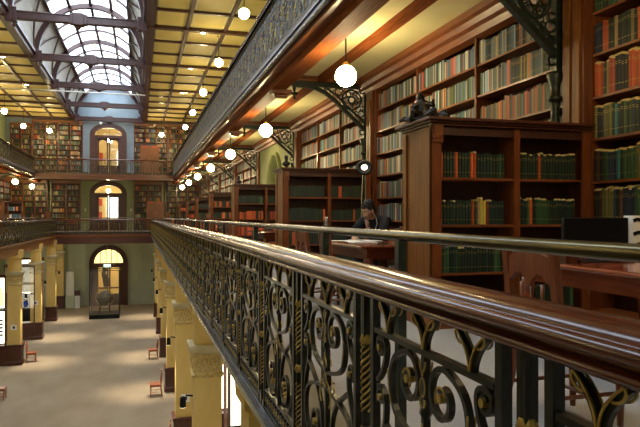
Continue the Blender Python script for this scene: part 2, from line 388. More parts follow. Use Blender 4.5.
# upper gallery edge: lip, soffit board, edge beam, joists, cornice and cross beams
def upper_edge(x, s):            # s=+1 right gallery (void on -x), s=-1 left
    def X(a, b): return sorted((x+s*a, x+s*b))
    m = MB(); m.tube([(x-s*.045,-3,2.83),(x-s*.045,FY2,2.83)], .04, 10); trim(m, 'lip')
    for a, b, z0, z1, mm in ((-.05,.12,2.86,2.90,'beam'), (-.01,.16,2.90,2.96,'beam'), (-.05,.14,2.96,3.0,'beam'), (.0,.2,2.74,3.0,'wood_y'), (.18,.48,2.60,3.0,'soffit'), (1.13,1.30,2.80,2.96,'soffit')):
        m = MB(); q = X(a, b); m.box(q[0], q[1], -3, (FY2 if a < .1 else FY), z0, z1); trim(m, mm)
    W = abs((WR if s > 0 else WL) - x)
    m = MB(); pr = [(x+s*(W-.27), 3.0),(x+s*(W-.26), 2.81),(x+s*(W-.20), 2.78),(x+s*(W-.16), 2.71),(x+s*(W-.09), 2.68),(x+s*(W-.05), 2.60),(x+s*(W+.1), 2.58),(x+s*(W+.1), 3.0)]
    m.prism(pr, 'y', -3, FY); trim(m, 'wood_y')
    m = MB(); q = X(.3, W+.3); m.box(q[0], q[1], -3, FY, 2.90, 3.0); struct('ceiling_first_gallery', m, 'cream')
    for k in range(-1, 7):
        y = 6.25+P*k; m = MB(); q = X(.48, W-.1); m.box(q[0], q[1], y-.14, y+.14, 2.80, 2.95); m.box(q[0], q[1], y-.18, y+.18, 2.87, 2.91); trim(m, 'wood_x')
upper_edge(RX2, 1); upper_edge(LX2, -1)
m = MB(); m.box(LX2, RX2, FY2-.06, FY2+.15, 2.90, 3.02); m.box(LX2-.3, RX2+.3, FY2+.02, FY2+.35, 2.62, 3.0); m.box(LX2, RX2, FY2-.03, FY2+.02, 2.74, 2.80); trim(m, 'wood_x')
m = MB(); m.box(LX2-.4, RX2+.4, FY2+.3, FY, 2.8, 2.9); struct('ceiling_far_gallery', m, 'wood_x')
# ------------------------------------------------------------------ railings
def spiral(cx, cz, r0, r1, a0, turns, n=22):      # angle runs from a0 (at the eye) outwards
    return [(cx+(r0+(r1-r0)*t)*math.cos(math.radians(a0+turns*360*t)), cz+(r0+(r1-r0)*t)*math.sin(math.radians(a0+turns*360*t))) for t in [i/n for i in range(n+1)]]
def bez(p0, p1, p2, p3, n=10):
    return [tuple((1-t)**3*a+3*(1-t)**2*t*b+3*(1-t)*t*t*c+t**3*d for a, b, c, d in zip(p0,p1,p2,p3)) for t in [i/n for i in range(n+1)]]
HB = 1.26
def make_panel():
    I = MB(); G = MB()
    def iron(pts, w=.016, d=.019): I.sweep([(u, z+HB) for u, z in pts], w, d)
    def gsw(pts, w, d=0, closed=False):
        for o_ in (-.011,.011): G.sweep(pts, w, .004, off=o_, closed=closed)
    def gold(pts, w=.006, d=.034): gsw([(u, z+HB) for u, z in pts], w)
    h = .385
    I.box(-.013,.013,-h,h, HB-.402, HB-.385); I.box(-.012,.012,-h,h, HB-1.135, HB-1.12); I.box(-.012,.012,-h,h, HB-1.245, HB-1.232)
    # band of leaves
    for c in (-.27, 0, .27):
        for s in (-1, 1):
            q = bez((c+s*.004,-.388),(c+s*.012,-.345),(c+s*.03,-.325),(c+s*.075,-.292)); iron(q, [.02,.02,.019,.018,.018,.017,.017,.015,.014,.012,.009], .013)
            gold(bez((c+s*.002,-.386),(c+s*.006,-.345),(c+s*.022,-.322),(c+s*.066,-.290)), .0055)
            gsw([(a, b+HB) for a, b in bez((c+s*.066,-.290),(c+s*.079,-.302),(c+s*.060,-.325),(c+s*.036,-.322),8)], .005, .032)
    for s in (-1, 1):
        # upper heart scroll
        sp = [(s*(.112+(.090-.072*t)*math.cos(math.radians(60+440*t))), -.500+(.088-.070*t)*math.sin(math.radians(60+440*t))) for t in [i/30 for i in range(31)]]
        iron(bez((0,-.695),(s*.06,-.665),(s*.235,-.68),(s*.252,-.565),12)+bez((s*.252,-.565),(s*.262,-.49),(s*.235,-.445),sp[0],8)[1:]+sp[1:], .016)
        G.tube([(-.016,s*.112,HB-.497),(.016,s*.112,HB-.497)], .0135, 10)
        gsw([(a,b+HB) for a,b in [(s*(.112+.030*math.cos(math.radians(t))), -.497+.030*math.sin(math.radians(t))) for t in range(20,230,20)]], .006, .034)
        # small post-side scrolls
        for cz_, f in ((-.445,-1), (-.615, 1)):
            q = [(s*(.335+(.008+.03*t)*math.cos(math.radians(20+f*-420*t))), cz_+(.008+.03*t)*math.sin(math.radians(20+f*-420*t))) for t in [i/16 for i in range(17)]]
            iron(q, .012); G.tube([(-.018,s*.335,HB+cz_),(.018,s*.335,HB+cz_)], .012, 8)
        iron(bez((s*.372,-.425),(s*.25,-.37),(s*.29,-.52),(s*.375,-.565),12), .014)
        iron(bez((s*.37,-.585),(s*.30,-.56),(s*.275,-.66),(s*.33,-.74),8)+bez((s*.33,-.74),(s*.39,-.80),(s*.38,-.95),(s*.365,-1.11),8)[1:], .014)
        # lower crossing scrolls
        sp2 = [(s*(.165+(.105-.085*t)*math.cos(math.radians(200+430*t))), -.965+(.115-.095*t)*math.sin(math.radians(200+430*t))) for t in [i/28 for i in range(29)]]
        iron(bez((0,-.75),(s*.10,-.78),(s*.38,-.76),(s*.36,-.93),12)+bez((s*.36,-.93),(s*.35,-1.06),(s*.24,-1.115),(s*.15,-1.10),8)[1:], .016)
        iron(bez((s*.30,-.70),(s*.20,-.76),(s*.05,-.80),sp2[0],9)+sp2[1:], .014)
        G.tube([(-.02,s*.165,HB-.955),(.02,s*.165,HB-.955)], .018, 8)
        for k in range(3):
            G.sphere((0, s*.165+s*.012*(k-1), HB-.99-.02*k), .013, 6, 4, sc=(1.2,1,1))
        gsw([(a,b+HB) for a,b in bez((s*.262,-.50),(s*.262,-.55),(s*.25,-.58),(s*.235,-.61),5)], .005, .032)
        gsw([(a,b+HB) for a,b in bez((s*.02,-.72),(s*.08,-.74),(s*.10,-.79),(s*.06,-.83),6)], .006, .030)
    # centre stem with ring
    I.box(-.011,.011,-.009,.009, HB-1.12, HB-.4)
    q = [(.017*math.cos(t*PI/8), -.495+.027*math.sin(t*PI/8)) for t in range(16)]
    I.sweep([(a,b+HB) for a,b in q], .012, .020, closed=True); gsw([(a,b+HB) for a,b in q], .005, closed=True)
    for s in (-1,1):
        gsw([(a,b+HB) for a,b in bez((0,-.462),(s*.003,-.445),(s*.022,-.44),(s*.020,-.418),5)], .006)
        gsw([(a,b+HB) for a,b in bez((0,-.565),(s*.004,-.55),(s*.020,-.55),(s*.014,-.528),5)], .006)
    I.tube([(0,0,HB-.60),(0,0,HB-.57),(0,0,HB-.53)], [.006,.020,.008], 6)
    q = [(.022*math.cos(t*PI/8), -.722+.03*math.sin(t*PI/8)) for t in range(16)]
    I.sweep([(a,b+HB) for a,b in q], .014, .020, closed=True); gsw([(a,b+HB) for a,b in q], .005, .042, closed=True)
    for s in (-1,1): gsw([(a,b+HB) for a,b in bez((0,-.60),(s*.004,-.63),(s*.03,-.635),(s*.022,-.66),5)], .006, .03)
    # frieze of small scrolls
    F = MB()
    for k in range(12):
        u = -h+.032+k*.0642
        I.sweep([(u+.021*math.cos(t*PI/5), HB-1.184+.030*math.sin(t*PI/5)) for t in range(10)], .010, .02, closed=True)
        gsw([(u+.011*math.cos(t*PI/3), HB-1.184+.013*math.sin(t*PI/3)) for t in range(6)], .007, .026, closed=True)
    I.box(.004,.010,-h,h, HB-1.232, HB-1.135)
    return I, G
PI_I, PI_G = make_panel()
def merge(A, B_): A.add(B_.v, B_.f); k = len(B_.f); A.m[-k:] = [1]*k; A.s[-k:] = B_.s; return A
POST = MB().box(-.014,.014,-.014,.014, .0, HB-.262); POST.box(-.02,.02,-.02,.02,0,.06)
TW = MB(); TW.tube([(0,0,.0),(0,0,HB-.262)], .0175, 8)
TW.box(-.016,.016,-.016,.016,HB-.44,HB-.262).box(-.02,.02,-.02,.02,0,.1)
for z0, z1 in ((.14,.46),(.56,.80)): pass
TG = MB()
for z0, z1 in ((.14,.40),(.55,.79)):
    for ph in (0, PI/2, PI, 1.5*PI):
        n = int((z1-z0)/.008); TG.tube([(.0185*math.cos(ph+i*.5), .0185*math.sin(ph+i*.5), z0+(z1-z0)*i/n) for i in range(n+1)], .0042, 4)
TG.tube([(0,0,.455),(0,0,.475),(0,0,.495)], [.02,.03,.02], 8); TG.tube([(0,0,.795),(0,0,.808),(0,0,.83)], [.019,.026,.019], 8)
HR = [(-.072,.995)]+[(-.070-.017*math.cos(math.radians(t)), 1.007+.012*math.sin(math.radians(t))) for t in range(-90,91,30)]+[(-.062,1.022),(-.062,1.028)]
HR += [(-.080-.019*math.cos(math.radians(t)), 1.047+.016*math.sin(math.radians(t))) for t in range(-90,81,20)]+[(-.066,1.058),(-.062,1.056)]
HR += [(-.062*math.cos(math.radians(t)), 1.056+.029*math.sin(math.radians(t))) for t in (8,16,26,36,46,56,66,76,86)]
HR = HR + [(-a,b) for a,b in HR[::-1]]
merge(PI_I, PI_G); merge(TW, TG)
def railing(name, label, loc, rz, n, pitch, iron, rail, start_half=False, gilt='gold', dense=True):
    t = thing(name, label, 'railing', loc, rz)
    L = n*pitch; m = MB(); m.prism(HR, 'y', -.1, L+.1, 0, True); part('handrail', m, rail, t)
    m = MB(); m.box(-.03,.03,-.1,L+.1,.978,.996); part('top_bar', m, iron, t)
    m = MB(); m.box(-.028,.028,-.1,L+.1,-.0,.018); part('base_bar', m, iron, t)
    sc = pitch/.995; pm = PI_I.mesh('scroll_panel', [iron, gilt]); po = POST.mesh('post', iron); tw = TW.mesh('twisted_bar', [iron, gilt])
    for k in range(n+1):
        y = k*pitch
        for s in (-1, 1):
            if (k == 0 and s < 0) or (k == n and s > 0): continue
            part('post', po, None, t, (0, y+s*.092*sc, 0))
        b = part('twisted_bar', tw, None, t, (0,y,0))
        if k < n:
            p = part('scroll_panel', pm, None, t, (0, y+pitch/2, 0)); p.scale = (1, sc, 1)
    return t
railing('gallery_railing', 'long gilded iron scrollwork railing with polished wooden handrail, right first gallery', (RX1, .18-.995, -HB), 0, 47, .995, 'iron', 'rail')
railing('gallery_railing', 'dark iron scrollwork railing along the left first gallery', (LX1, FY1-.06, -HB), PI, 30, .995, 'iron', 'rail')
railing('gallery_railing', 'iron scrollwork railing crossing the far end at first gallery level', (RX1-.04, FY1, -HB), PI/2, 9, .687, 'iron', 'rail_x')
railing('gallery_railing', 'blue-grey iron railing along the right upper gallery above the lamps', (RX2, 7.2, 3.0), 0, 40, .9975, 'iron_blue', 'rail')
railing('gallery_railing', 'dark iron railing along the left upper gallery', (LX2, FY2-.06, 3.0), PI, 14, .995, 'iron', 'rail')
railing('gallery_railing', 'iron railing crossing the far end at upper gallery level', (RX2-.04, FY2, 3.0), PI/2, 13, .7215, 'iron', 'rail_x')

def guard(label, loc, rz, y0, y1, posts, r=.0235):
    t = thing('guard_rail', label, 'guard rail', loc, rz)
    m = MB(); m.tube([(0,y0,FL_H),(0,(y0+y1)/2,FL_H),(0,y1,FL_H)], r, 12); part('tube', m, 'tube', t)
    for y in posts: m = MB(); m.box(-.02,.02,y-.022,y+.022,0,FL_H-.02); m.box(-.05,.05,y-.05,y+.05,0,.01); part('post', m, 'iron_green', t)
FL_H = -.089-FL
guard('brass-coloured tubular guard rail on dark posts behind the right wooden handrail', (1.16,0,FL), 0, -.8, FY1+.3, [-.3,1.42-1.1,2.69,3.92,6.45,9.0]+[11.55+2.55*k for k in range(13)])
guard('thin tubular guard rail behind the left gallery railing', (LX1-.36,0,FL), 0, 17, FY1+.3, [18+2.55*k for k in range(11)])
guard('thin tubular guard rail behind the far gallery railing', (1.16,FY1+.36,FL), PI/2, .0, 6.9, [.1+1.35*k for k in range(6)])

# ------------------------------------------------------------------ wall bookcases
BN = {'n': 0}
NB = 300
STUFF = MB(); SCOL = []
BM = MB()
pl = [(-.5,1),(-.5,.07),(-.3,0),(.3,0),(.5,.07),(.5,1)]
BM.prism(pl, 'z', 0, 1, 0)
BM.box(-.38,.38,.06,.97,.985,1.001,1)
for z in (.2,.76,.82): BM.box(-.33,.33,-.008,.02,z,z+.014,2)
BOOK = BM.mesh('book', ['book','paper','gold'])
BM2 = MB(); BM2.v = list(BM.v); BM2.f = list(BM.f); BM2.m = list(BM.m); BM2.s = list(BM.s)
BM2.box(-.42,.38,.02,.3,.99,1.045,3); BM2.box(-.1,.45,.1,.5,1.0,1.075,3)
BOOK2 = BM2.mesh('book', ['book','paper','gold','slip'])
PALN = {'dark green':(.015,.027,.014),'deep green':(.010,.023,.016),'green':(.035,.085,.03),'orange-red':(.50,.085,.015),'brick-red':(.28,.04,.018),'orange':(.62,.19,.03),'yellow':(.72,.55,.08),
        'navy':(.018,.028,.055),'slate-blue':(.09,.15,.24),'grey':(.19,.22,.23),'tan':(.30,.20,.09),'cream':(.50,.42,.26),'brown':(.10,.045,.02),'pink':(.48,.12,.10),'olive':(.15,.14,.04),'teal':(.03,.19,.18),'pale blue':(.30,.42,.55),'off-white':(.60,.58,.52),'black':(.012,.012,.014),'maroon':(.12,.014,.014)}
MIXG = ['dark green']*7+['deep green']*6+['green']*2+['orange-red']*1
MIXB = ['dark green']*4+['navy']*4+['green']*2+['teal']*1+['olive']*1+['brown','black']
MIXW = ['slate-blue']*10+['navy']*5+['pink']*3+['orange-red']*1+['tan']*2+['cream']*2+['green']*4+['olive']*2+['grey']*5+['pale blue']*6+['off-white']*3+['teal']*2+['brick-red']*2+['orange']*1+['black']*2
MIXN = ['dark green']*5+['olive']*2+['orange-red']*3+['brick-red']*3+['black']*2+['tan']*2+['green']*3+['navy']*2+['orange']*1
MIXR = ['dark green']*4+['brick-red']*2+['tan']*4+['olive']*4+['navy']*2+['cream']*2+['brown']*4+['orange']*1+['green']*3+['grey']*3
MIXO = ['dark green']*4+['deep green']*2+['orange-red']*3+['brick-red']+['green']
def book(x, y, z, rz, t, d, h, cname, label=None, slip=False, lean=0, group=None):
    c = PALN[cname]; j = R.uniform(.65,1.3); c = tuple(min(1, q*j) for q in c)
    if BN['n'] < NB and label:
        o = bpy.data.objects.new('book', BOOK2 if slip else BOOK); COL.objects.link(o)
        o.location = (x,y,z+OZ+.002); o.scale = (t,d,h); o.rotation_euler = (0,lean,rz); o.color = (*c,1)
        tag(o, label, 'book', group); BN['n'] += 1; return
    mt = Matrix.Translation((x,y,z)) @ Matrix.Rotation(rz,4,'Z') @ Matrix.Diagonal((t,d,h,1))
    vs = [mt @ Vector(q) for q in ((-.5,0,0),(.5,0,0),(.5,1,0),(-.5,1,0),(-.5,0,1),(.5,0,1),(.5,1,1),(-.5,1,1))]
    STUFF.add(vs, [(0,1,5,4),(1,2,6,5),(3,0,4,7),(4,5,6,7)]); SCOL.extend([c]*3+[tuple(.5*q+.2*w for q, w in zip(c,(1,.85,.55)))])
def row(a0, a1, fixed, z, rz, mix, tm=(.028,.045), hm=(.2,.26), d=.18, where=None, fill=1.0, slips=0, group=None, side=1, pattern=None, run=.55):
    # a row of spines from a0 to a1; rz=0 spines face -y (runs along x), rz=-90deg spines face -x (runs along y)
    a = a0; i = 0; sg = 1 if a1 > a0 else -1; hb = R.uniform(*hm); cn = R.choice(mix); end = a0+(a1-a0)*fill
    while True:
        t = R.uniform(*tm)
        if (a+sg*t-end)*sg > 0: break
        if R.random() < run: cn = R.choice(mix)
        if pattern and i in pattern: c_ = pattern[i]
        else: c_ = cn
        if R.random() < .12: hb = R.uniform(*hm)
        h = hb*R.uniform(.95,1.04); m_ = a+sg*t/2
        lab = where(c_, i) if where else None
        x, y = (m_, fixed) if abs(rz) < .1 or abs(abs(rz)-PI) < .1 else (fixed, m_)
        book(x, y, z, rz, t*.93, d, h, c_, lab, R.random() < slips, 0, group)
        a += sg*t; i += 1
SH = [2.2,1.75,1.29,.84,.38,-.08,-.54,-1.0]
def wall_case(y0, y1, label, cols=3, loaded=None, x=WR, top_z=2.62, shelves=SH, side=1):
    # side=1: right wall, opens towards -x ; side=-1 mirrored
    y0 += .026; y1 -= .026; t = thing('wall_bookcase', label, 'bookcase', (x, (y0+y1)/2, shelves[-1]-.08 if shelves[-1] < 0 else shelves[-1]-.05)); zb = t.location.z-OZ; L = y1-y0; s = side
    def bx(a, b, c, d, e, f): m = MB(); m.box(min(s*a,s*b), max(s*a,s*b), c, d, e-zb, f-zb); return m
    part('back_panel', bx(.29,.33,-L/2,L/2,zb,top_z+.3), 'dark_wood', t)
    for i in range(cols+1):
        yy = -L/2+L*i/cols; part('upright', bx(-.0,.29,yy-.022,yy+.022,zb,top_z+.25), 'wood_v', t)
    for z in shelves:
        for i in range(cols): part('shelf', bx(.015,.29,-L/2+L*i/cols+.022,-L/2+L*(i+1)/cols-.022,z-.028,z), 'wood_y', t)
    part('plinth', bx(.0,.02,-L/2,L/2,zb,shelves[-1]-.028), 'wood_y', t)
    return t
def pilaster(x, y0, y1, side, label, zt=2.7):
    s = side; t = thing('pilaster', label, 'pilaster', (x,(y0+y1)/2,FL)); h = (y1-y0)/2
    def bx(a, b, c, d, e, f): m = MB(); m.box(min(s*a,s*b), max(s*a,s*b), c, d, e, f); return m
    part('shaft', bx(-.06,.33,-h,h,0,zt-FL), 'wood_v', t); m = bx(-.085,-.05,-h+.05,-.02,.4,3.5)
    part('raised_panel', m, 'panel_wood', t); part('raised_panel', bx(-.085,-.05,.03,h-.05,.4,3.5), 'panel_wood', t)
    part('base', bx(-.12,.3,-h,h,0,.3), 'wood_v', t, bevel=.02); return t

PY = [5.78+P*k for k in range(-1, 8)]        # near edge of each pilaster
PW = .36
# freestanding bookcases between the alcoves
def case(y, label, x=2.70, w=1.80, side=1):
    t = thing('freestanding_bookcase', label, 'bookcase', (x, y, FL)); s = side
    def mk(*bs):
        m = MB()
        for a, b, c, d, e, f in bs: m.box(min(s*a,s*b), max(s*a,s*b), c, d, e, f)
        return m
    H = 2.03; D = .67
    ep = mk((.0,.045,.02,D-.02,0,H-.06)); part('end_panel', ep, 'panel_wood', t)
    part('end_moulding', mk((-.02,.0,.0,.09,.0,H-.1),(-.02,.0,D-.09,D,0,H-.1),(-.03,0,0,D,0,.2)), 'panel_wood', t, bevel=.006)
    part('stile', mk((-.02,.10,-.0,.03,0,H-.06),(.01,.11,-.02,.03,H-.24,H-.06),(.0,.10,-.03,.0,H-.2,H-.16)), 'wood_v', t, bevel=.006)
    part('stile', mk((w-.10,w,0,.03,0,H-.06)), 'wood_v', t); part('stile', mk((.0,.10,D-.03,D,0,H-.06),(w-.1,w,D-.03,D,0,H-.06)), 'wood_v', t)
    part('divider', mk((.90,.965,.005,D-.005,0,H-.06)), 'wood_v', t)
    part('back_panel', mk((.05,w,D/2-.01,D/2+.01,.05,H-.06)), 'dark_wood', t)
    part('side_panel', mk((w-.03,w,.03,D-.03,0,H-.06)), 'wood_v', t)
    for z in (1.46,1.0,.53,.10):
        part('shelf', mk((.045,w-.03,.03,D-.03,z-.025,z)), 'wood_x', t)
    part('frieze', mk((.08,w-.1,.02,.04,H-.16,H-.06),(.08,w-.1,D-.04,D-.02,H-.16,H-.06)), 'dark_wood', t)
    m = MB(); 
    for (e, z0, z1) in ((.02,H-.075,H-.05),(.045,H-.05,H-.03),(.075,H-.03,H)): m.box(min(-s*e,s*(w)), max(-s*e,s*(w)), -e, D+e, z0, z1)
    part('cornice', m, 'red_dark', t, bevel=.005)
    part('plinth', mk((0,w,-.02,.01,0,.075)), 'wood_x', t)
    return t
cs = [case(5.5, 'nearest freestanding wooden bookcase of dark green books, bronze figure on top')]
nm = ['second freestanding wooden bookcase from the camera, bust on top','third freestanding bookcase from the camera on the right gallery','fourth freestanding bookcase from the camera on the right gallery','fifth freestanding bookcase from the camera on the right gallery','sixth freestanding bookcase from the camera on the right gallery','farthest freestanding bookcase on the right gallery']
for k in range(1, 7): cs.append(again(cs[0], (2.70, 5.5+P*k, FL), 0, nm[k-1]))
lc = again(cs[0], (-7.2, 45.1, FL), PI, 'farther freestanding bookcase on the left gallery by the far wall'); lc2 = again(cs[0], (-7.2, 38.65, FL), PI, 'nearer freestanding bookcase on the left gallery')

# nearest case, spine by spine
rown = {1.46:'top',1.0:'second',.53:'third',.10:'bottom'}
def wh(bay, z): return lambda c, i: '%s book, %s from the left, %s shelf, %s bay of nearest freestanding bookcase' % (c, ordn(i), rown[z], bay)
pat = {(1.46,'left'):{0:'orange-red',5:'orange-red',10:'orange-red',11:'orange-red',22:'orange-red',21:'orange-red'},(1.0,'left'):{10:'orange-red',12:'tan',13:'yellow',14:'yellow',15:'brick-red'},(1.46,'right'):{7:'orange-red'},(1.0,'right'):{4:'orange-red'}}
GREEN = ['dark green']*4+['deep green']*4+['green']
BN['n'] = 0
# near wall section (beside the right edge of the view)
names_n = ['topmost visible','second visible','third visible','fourth visible','fifth visible','sixth visible']
for si, z in enumerate([2.2,1.75,1.29,.84,.38,-.08]):
    row(5.72, 5.02, WR+.02, z, -PI/2, MIXN if si < 3 else MIXB, (.036,.05), (.31,.37) if si != 4 else (.3,.33), .2, lambda c, i: '%s book, %s from the left, %s shelf of nearest wall bookcase' % (c, ordn(i), names_n[si]), .97, .0 if si < 2 else .75, 'books on the nearest wall bookcase')
    row(5.02, 3.95, WR+.02, z, -PI/2, MIXN if si < 3 else MIXB, (.036,.05), (.31,.37), .2)
for z in (1.46,1.0,.53):
    for bay, a0, a1 in (('left',.11,.88),('right',.98,1.68)):
        row(2.7+a0, 2.7+a1, 5.55, FL+z, 0, GREEN, (.030,.037), (.225,.25), .19, wh(bay, z), .93 if bay == 'left' else .99, .05 if bay == 'left' else .45, 'books on the nearest freestanding bookcase', pattern=pat.get((z,bay)))
for bay, a0, a1 in (('left',.11,.88),('right',.98,1.68)):
    row(2.7+a0, 2.7+a1, 5.55, FL+.10, 0, GREEN, (.032,.042), (.22,.27), .19, None, .95, .3)
sec = [(PY[k]+PW, PY[k+1]) for k in range(len(PY)-1)]   # wall sections between pilasters
s0 = sec[1]
def colrow(y0, y1, zs, mix, hm, wf=None, fl=(.9,1)):
    L = (y1-y0)/3
    for c in range(3):
        for i, z in enumerate(zs):
            row(y0+L*c+.03, y0+L*(c+1)-.03, WR+.03, z, -PI/2, mix, (.03,.044), hm, .2, wf(c, i) if wf else None, R.uniform(*fl), run=.8)
BN0 = BN['n']
print('books so far', BN0)
# first column of the second wall bookcase gets the remaining individual books
L = (s0[1]-s0[0])/3
for i, z in enumerate(SH):
    f = (lambda ii: (lambda c, k: '%s book, %s from right, %s shelf of wall bookcase behind bronze figure' % (c, ordn(k), ['top','second','third'][ii])))(i) if i < 3 else None
    row(s0[0]+.03, s0[0]+L-.03, WR+.03, z, -PI/2, MIXW if i < 2 else MIXN, (.028,.042), (.28,.34), .2, f, .99, 0, 'books behind the bronze figure', run=.85)
print('books', BN['n'])
for c in (1, 2):
    for z in SH: row(s0[0]+L*c+.03, s0[0]+L*(c+1)-.03, WR+.03, z, -PI/2, MIXW if c == 1 or z > 1.5 else ['slate-blue']*12+MIXW, (.026,.04), (.28,.33), .2, run=.85)
wc = ['nearest built-in wall bookcase at the right edge, tall dark books','wall bookcase behind the bronze figure and nearest freestanding case','wall bookcase above the reading man and second freestanding case']
wall_case(sec[0][0], sec[0][1], wc[0]); wall_case(*s0, wc[1]); wall_case(*sec[2], wc[2])
colrow(*sec[2], SH, MIXW, (.28,.33))
for j, k in enumerate((4,5,6,7)):
    y0, y1 = sec[k] if k < len(sec) else (0,0)
    if y1 > FY-.1: y1 = FY-.1
    wall_case(y0, y1, '%s wall bookcase beyond the green arched window on the right' % ordn(j)); colrow(y0, y1, SH, MIXW, (.28,.33))
for k, y in enumerate(PY):
    if y+PW < FY and k < 8: pilaster(WR, y, y+PW, 1, 'varnished wooden pilaster on the right gallery wall, %s from the camera' % ordn(k))
# left wall end sections
for j, (y0, y1) in enumerate(((44.9,FY-.1),(38.5,44.5))):
    wall_case(y0, y1, ['farther','nearer'][j]+' wall bookcase on the left gallery side wall', x=WL, side=-1)
    for c in range(3):
        LL = (y1-y0)/3
        for z in SH: row(y0+LL*c+.03, y0+LL*(c+1)-.03, WL-.03, z, PI/2, MIXW, (.035,.05), (.28,.33), .2)
    pilaster(WL, y1, y1+.36, -1, 'wooden pilaster on the left gallery side wall, '+['far','near'][j]+' one') if j else None
# books in the other freestanding cases
for k in range(1, 7):
    y = 5.5+P*k
    mx = {1:['dark green']*9+['deep green']*5+['orange-red'],2:GREEN}.get(k, MIXO)
    for z in (1.46,1.0,.53,.10):
        for a0, a1 in ((.11,.88),(.98,1.68)):
            mm = mx if not (k in (2,) and z < 1.2) else MIXO+['orange-red']*3
            row(2.7+a0, 2.7+a1, y+.05, FL+z, 0, mm, (.03,.042), (.2,.25), .19, None, .97)
for y in (45.1-.67, 38.65-.67):
    for z in (1.46,1.0,.53):
        for a0, a1 in ((-8.88,-8.18),(-8.08,-7.31)): row(a0, a1, y+.05, FL+z, 0, ['slate-blue']*3+MIXW, (.04,.06), (.2,.25), .19, None, .97)

# green arched window recess
m = MB(); y0, y1 = sec[3]; a = arc((y0+y1)/2, .9, 1.15, 1.35, 180, 0, 16)
m.box(WR-.0,WR+.33,y0,(y0+y1)/2-1.15,FL,2.9); m.box(WR,WR+.33,(y0+y1)/2+1.15,y1,FL,2.9)
for i in range(16): m.prism([a[i],a[i+1],(a[i+1][0],2.9),(a[i][0],2.9)], 'x', WR, WR+.33)
m.box(WR,WR+.33,(y0+y1)/2-1.15,(y0+y1)/2+1.15,FL,-.1)
ww = struct('window_2', m, 'green')
m = MB(); pts = [((y0+y1)/2-1.15, -.1)]+a+[((y0+y1)/2+1.15, -.1)]
m.sweep(pts, .12, .12, 'yz', WR-.02); m.sweep(pts, .05, .2, 'yz', WR-.02); 
w2 = top('trim_90', m, 'green', kind='structure')
m = MB(); m.prism([((y0+y1)/2-1.1,-.1)]+[(q[0]*.96+(y0+y1)/2*.04,q[1]) for q in a]+[((y0+y1)/2+1.1,-.1)], 'x', WR+.26, WR+.28); struct('window_3', m, mat('frosted_window', (.5,.55,.4), .4))
m = MB(); c_ = (y0+y1)/2
m.box(WR+.2,WR+.26,c_-.04,c_+.04,-.1,2.2); m.box(WR+.2,WR+.26,c_-1.15,c_+1.15,.86,.94); m.box(WR+.2,WR+.26,c_-.6,c_-.56,-.1,1.9); m.box(WR+.2,WR+.26,c_+.56,c_+.6,-.1,1.9)
top('trim_91', m, 'green', kind='structure')
# ------------------------------------------------------------------ far wall bookcases
def far_case(x0, x1, z0, zt, shelves, cols, label, y=51.68):
    t = thing('wall_bookcase', label, 'bookcase', ((x0+x1)/2, y, z0)); h = (x1-x0)/2
    def b(*a): return MB().box(*a)
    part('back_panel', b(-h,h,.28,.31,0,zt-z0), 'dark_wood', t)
    for i in range(cols+1):
        x = -h+2*h*i/cols; part('upright', b(x-.03,x+.03,0,.28,0,zt-z0), 'wood_v', t)
    for z in shelves:
        m = MB(); m.box(-h,h,.01,.28,z-z0-.03,z-z0); part('shelf', m, 'wood_x', t)
    m = MB(); m.box(-h-.05,h+.05,-.08,.3,zt-z0,zt-z0+.12); m.box(-h-.02,h+.02,-.04,.3,zt-z0-.06,zt-z0); part('cornice', m, 'cab', t)
    for i in range(cols):
        for z in shelves: row(x0+(x1-x0)*i/cols+.05, x0+(x1-x0)*(i+1)/cols-.05, y+.03, z, 0, MIXR, (.04,.07), (.24,.30), .2, None, R.uniform(.8,1))
US = [3.2+.385*k for k in range(11)]
far_case(-7.70,-4.18,UF,7.22,US,4,'tall bookcase of mixed books on the far upper gallery, left of the door')
far_case(-9.25,-7.78,UF,6.9,US[:10],2,'narrow bookcase in the far left corner of the upper gallery',51.69)
far_case(-.36,2.2,UF,7.22,US,3,'tall bookcase of mixed books on the far upper gallery, right of the door')
far_case(2.28,4.7,UF,7.22,US,3,'tall bookcase at the right end of the far upper gallery')
FSH = [2.1,1.66,1.22,.78,.34,-.10,-.54,-.98]
far_case(-6.40,-4.35,FL,2.62,FSH,2,'bookcase on the far first gallery, just left of the door')
far_case(-9.25,-6.72,FL,2.62,FSH,3,'bookcase on the far first gallery, in the left corner')
far_case(-.36,1.75,FL,2.62,FSH,2,'bookcase on the far first gallery, just right of the door')
far_case(2.05,4.65,FL,2.62,FSH,3,'bookcase on the far first gallery, in the right corner')

def cabinet(x, y, z, h, w, label):
    t = thing('cupboard', label, 'cupboard', (x,y,z)); a = w/2
    part('body', MB().box(-a,a,-.25,.15,0,h), 'cab', t, bevel=.01)
    for s in (-1,1):
        d = part('door', MB().box(min(s*.01,s*(a-.02)),max(s*.01,s*(a-.02)),-.275,-.25,.05,h-.05), 'cab', t, bevel=.006)
        part('label_holder', MB().box(s*a*.5-.2,s*a*.5+.2,-.285,-.275,h-.17,h-.09), 'red', d)
        part('knob', MB().sphere((s*.05,-.29,h*.6), .025, 8, 6), 'gold', d)
    return t
cabinet(.80, 51.2, UF, 2.45, 1.45, 'orange-brown wooden cupboard with red labels on the far upper gallery')
cabinet(1.22, 51.2, FL, 2.28, 1.35, 'orange-brown wooden cupboard with red labels on the far first gallery')

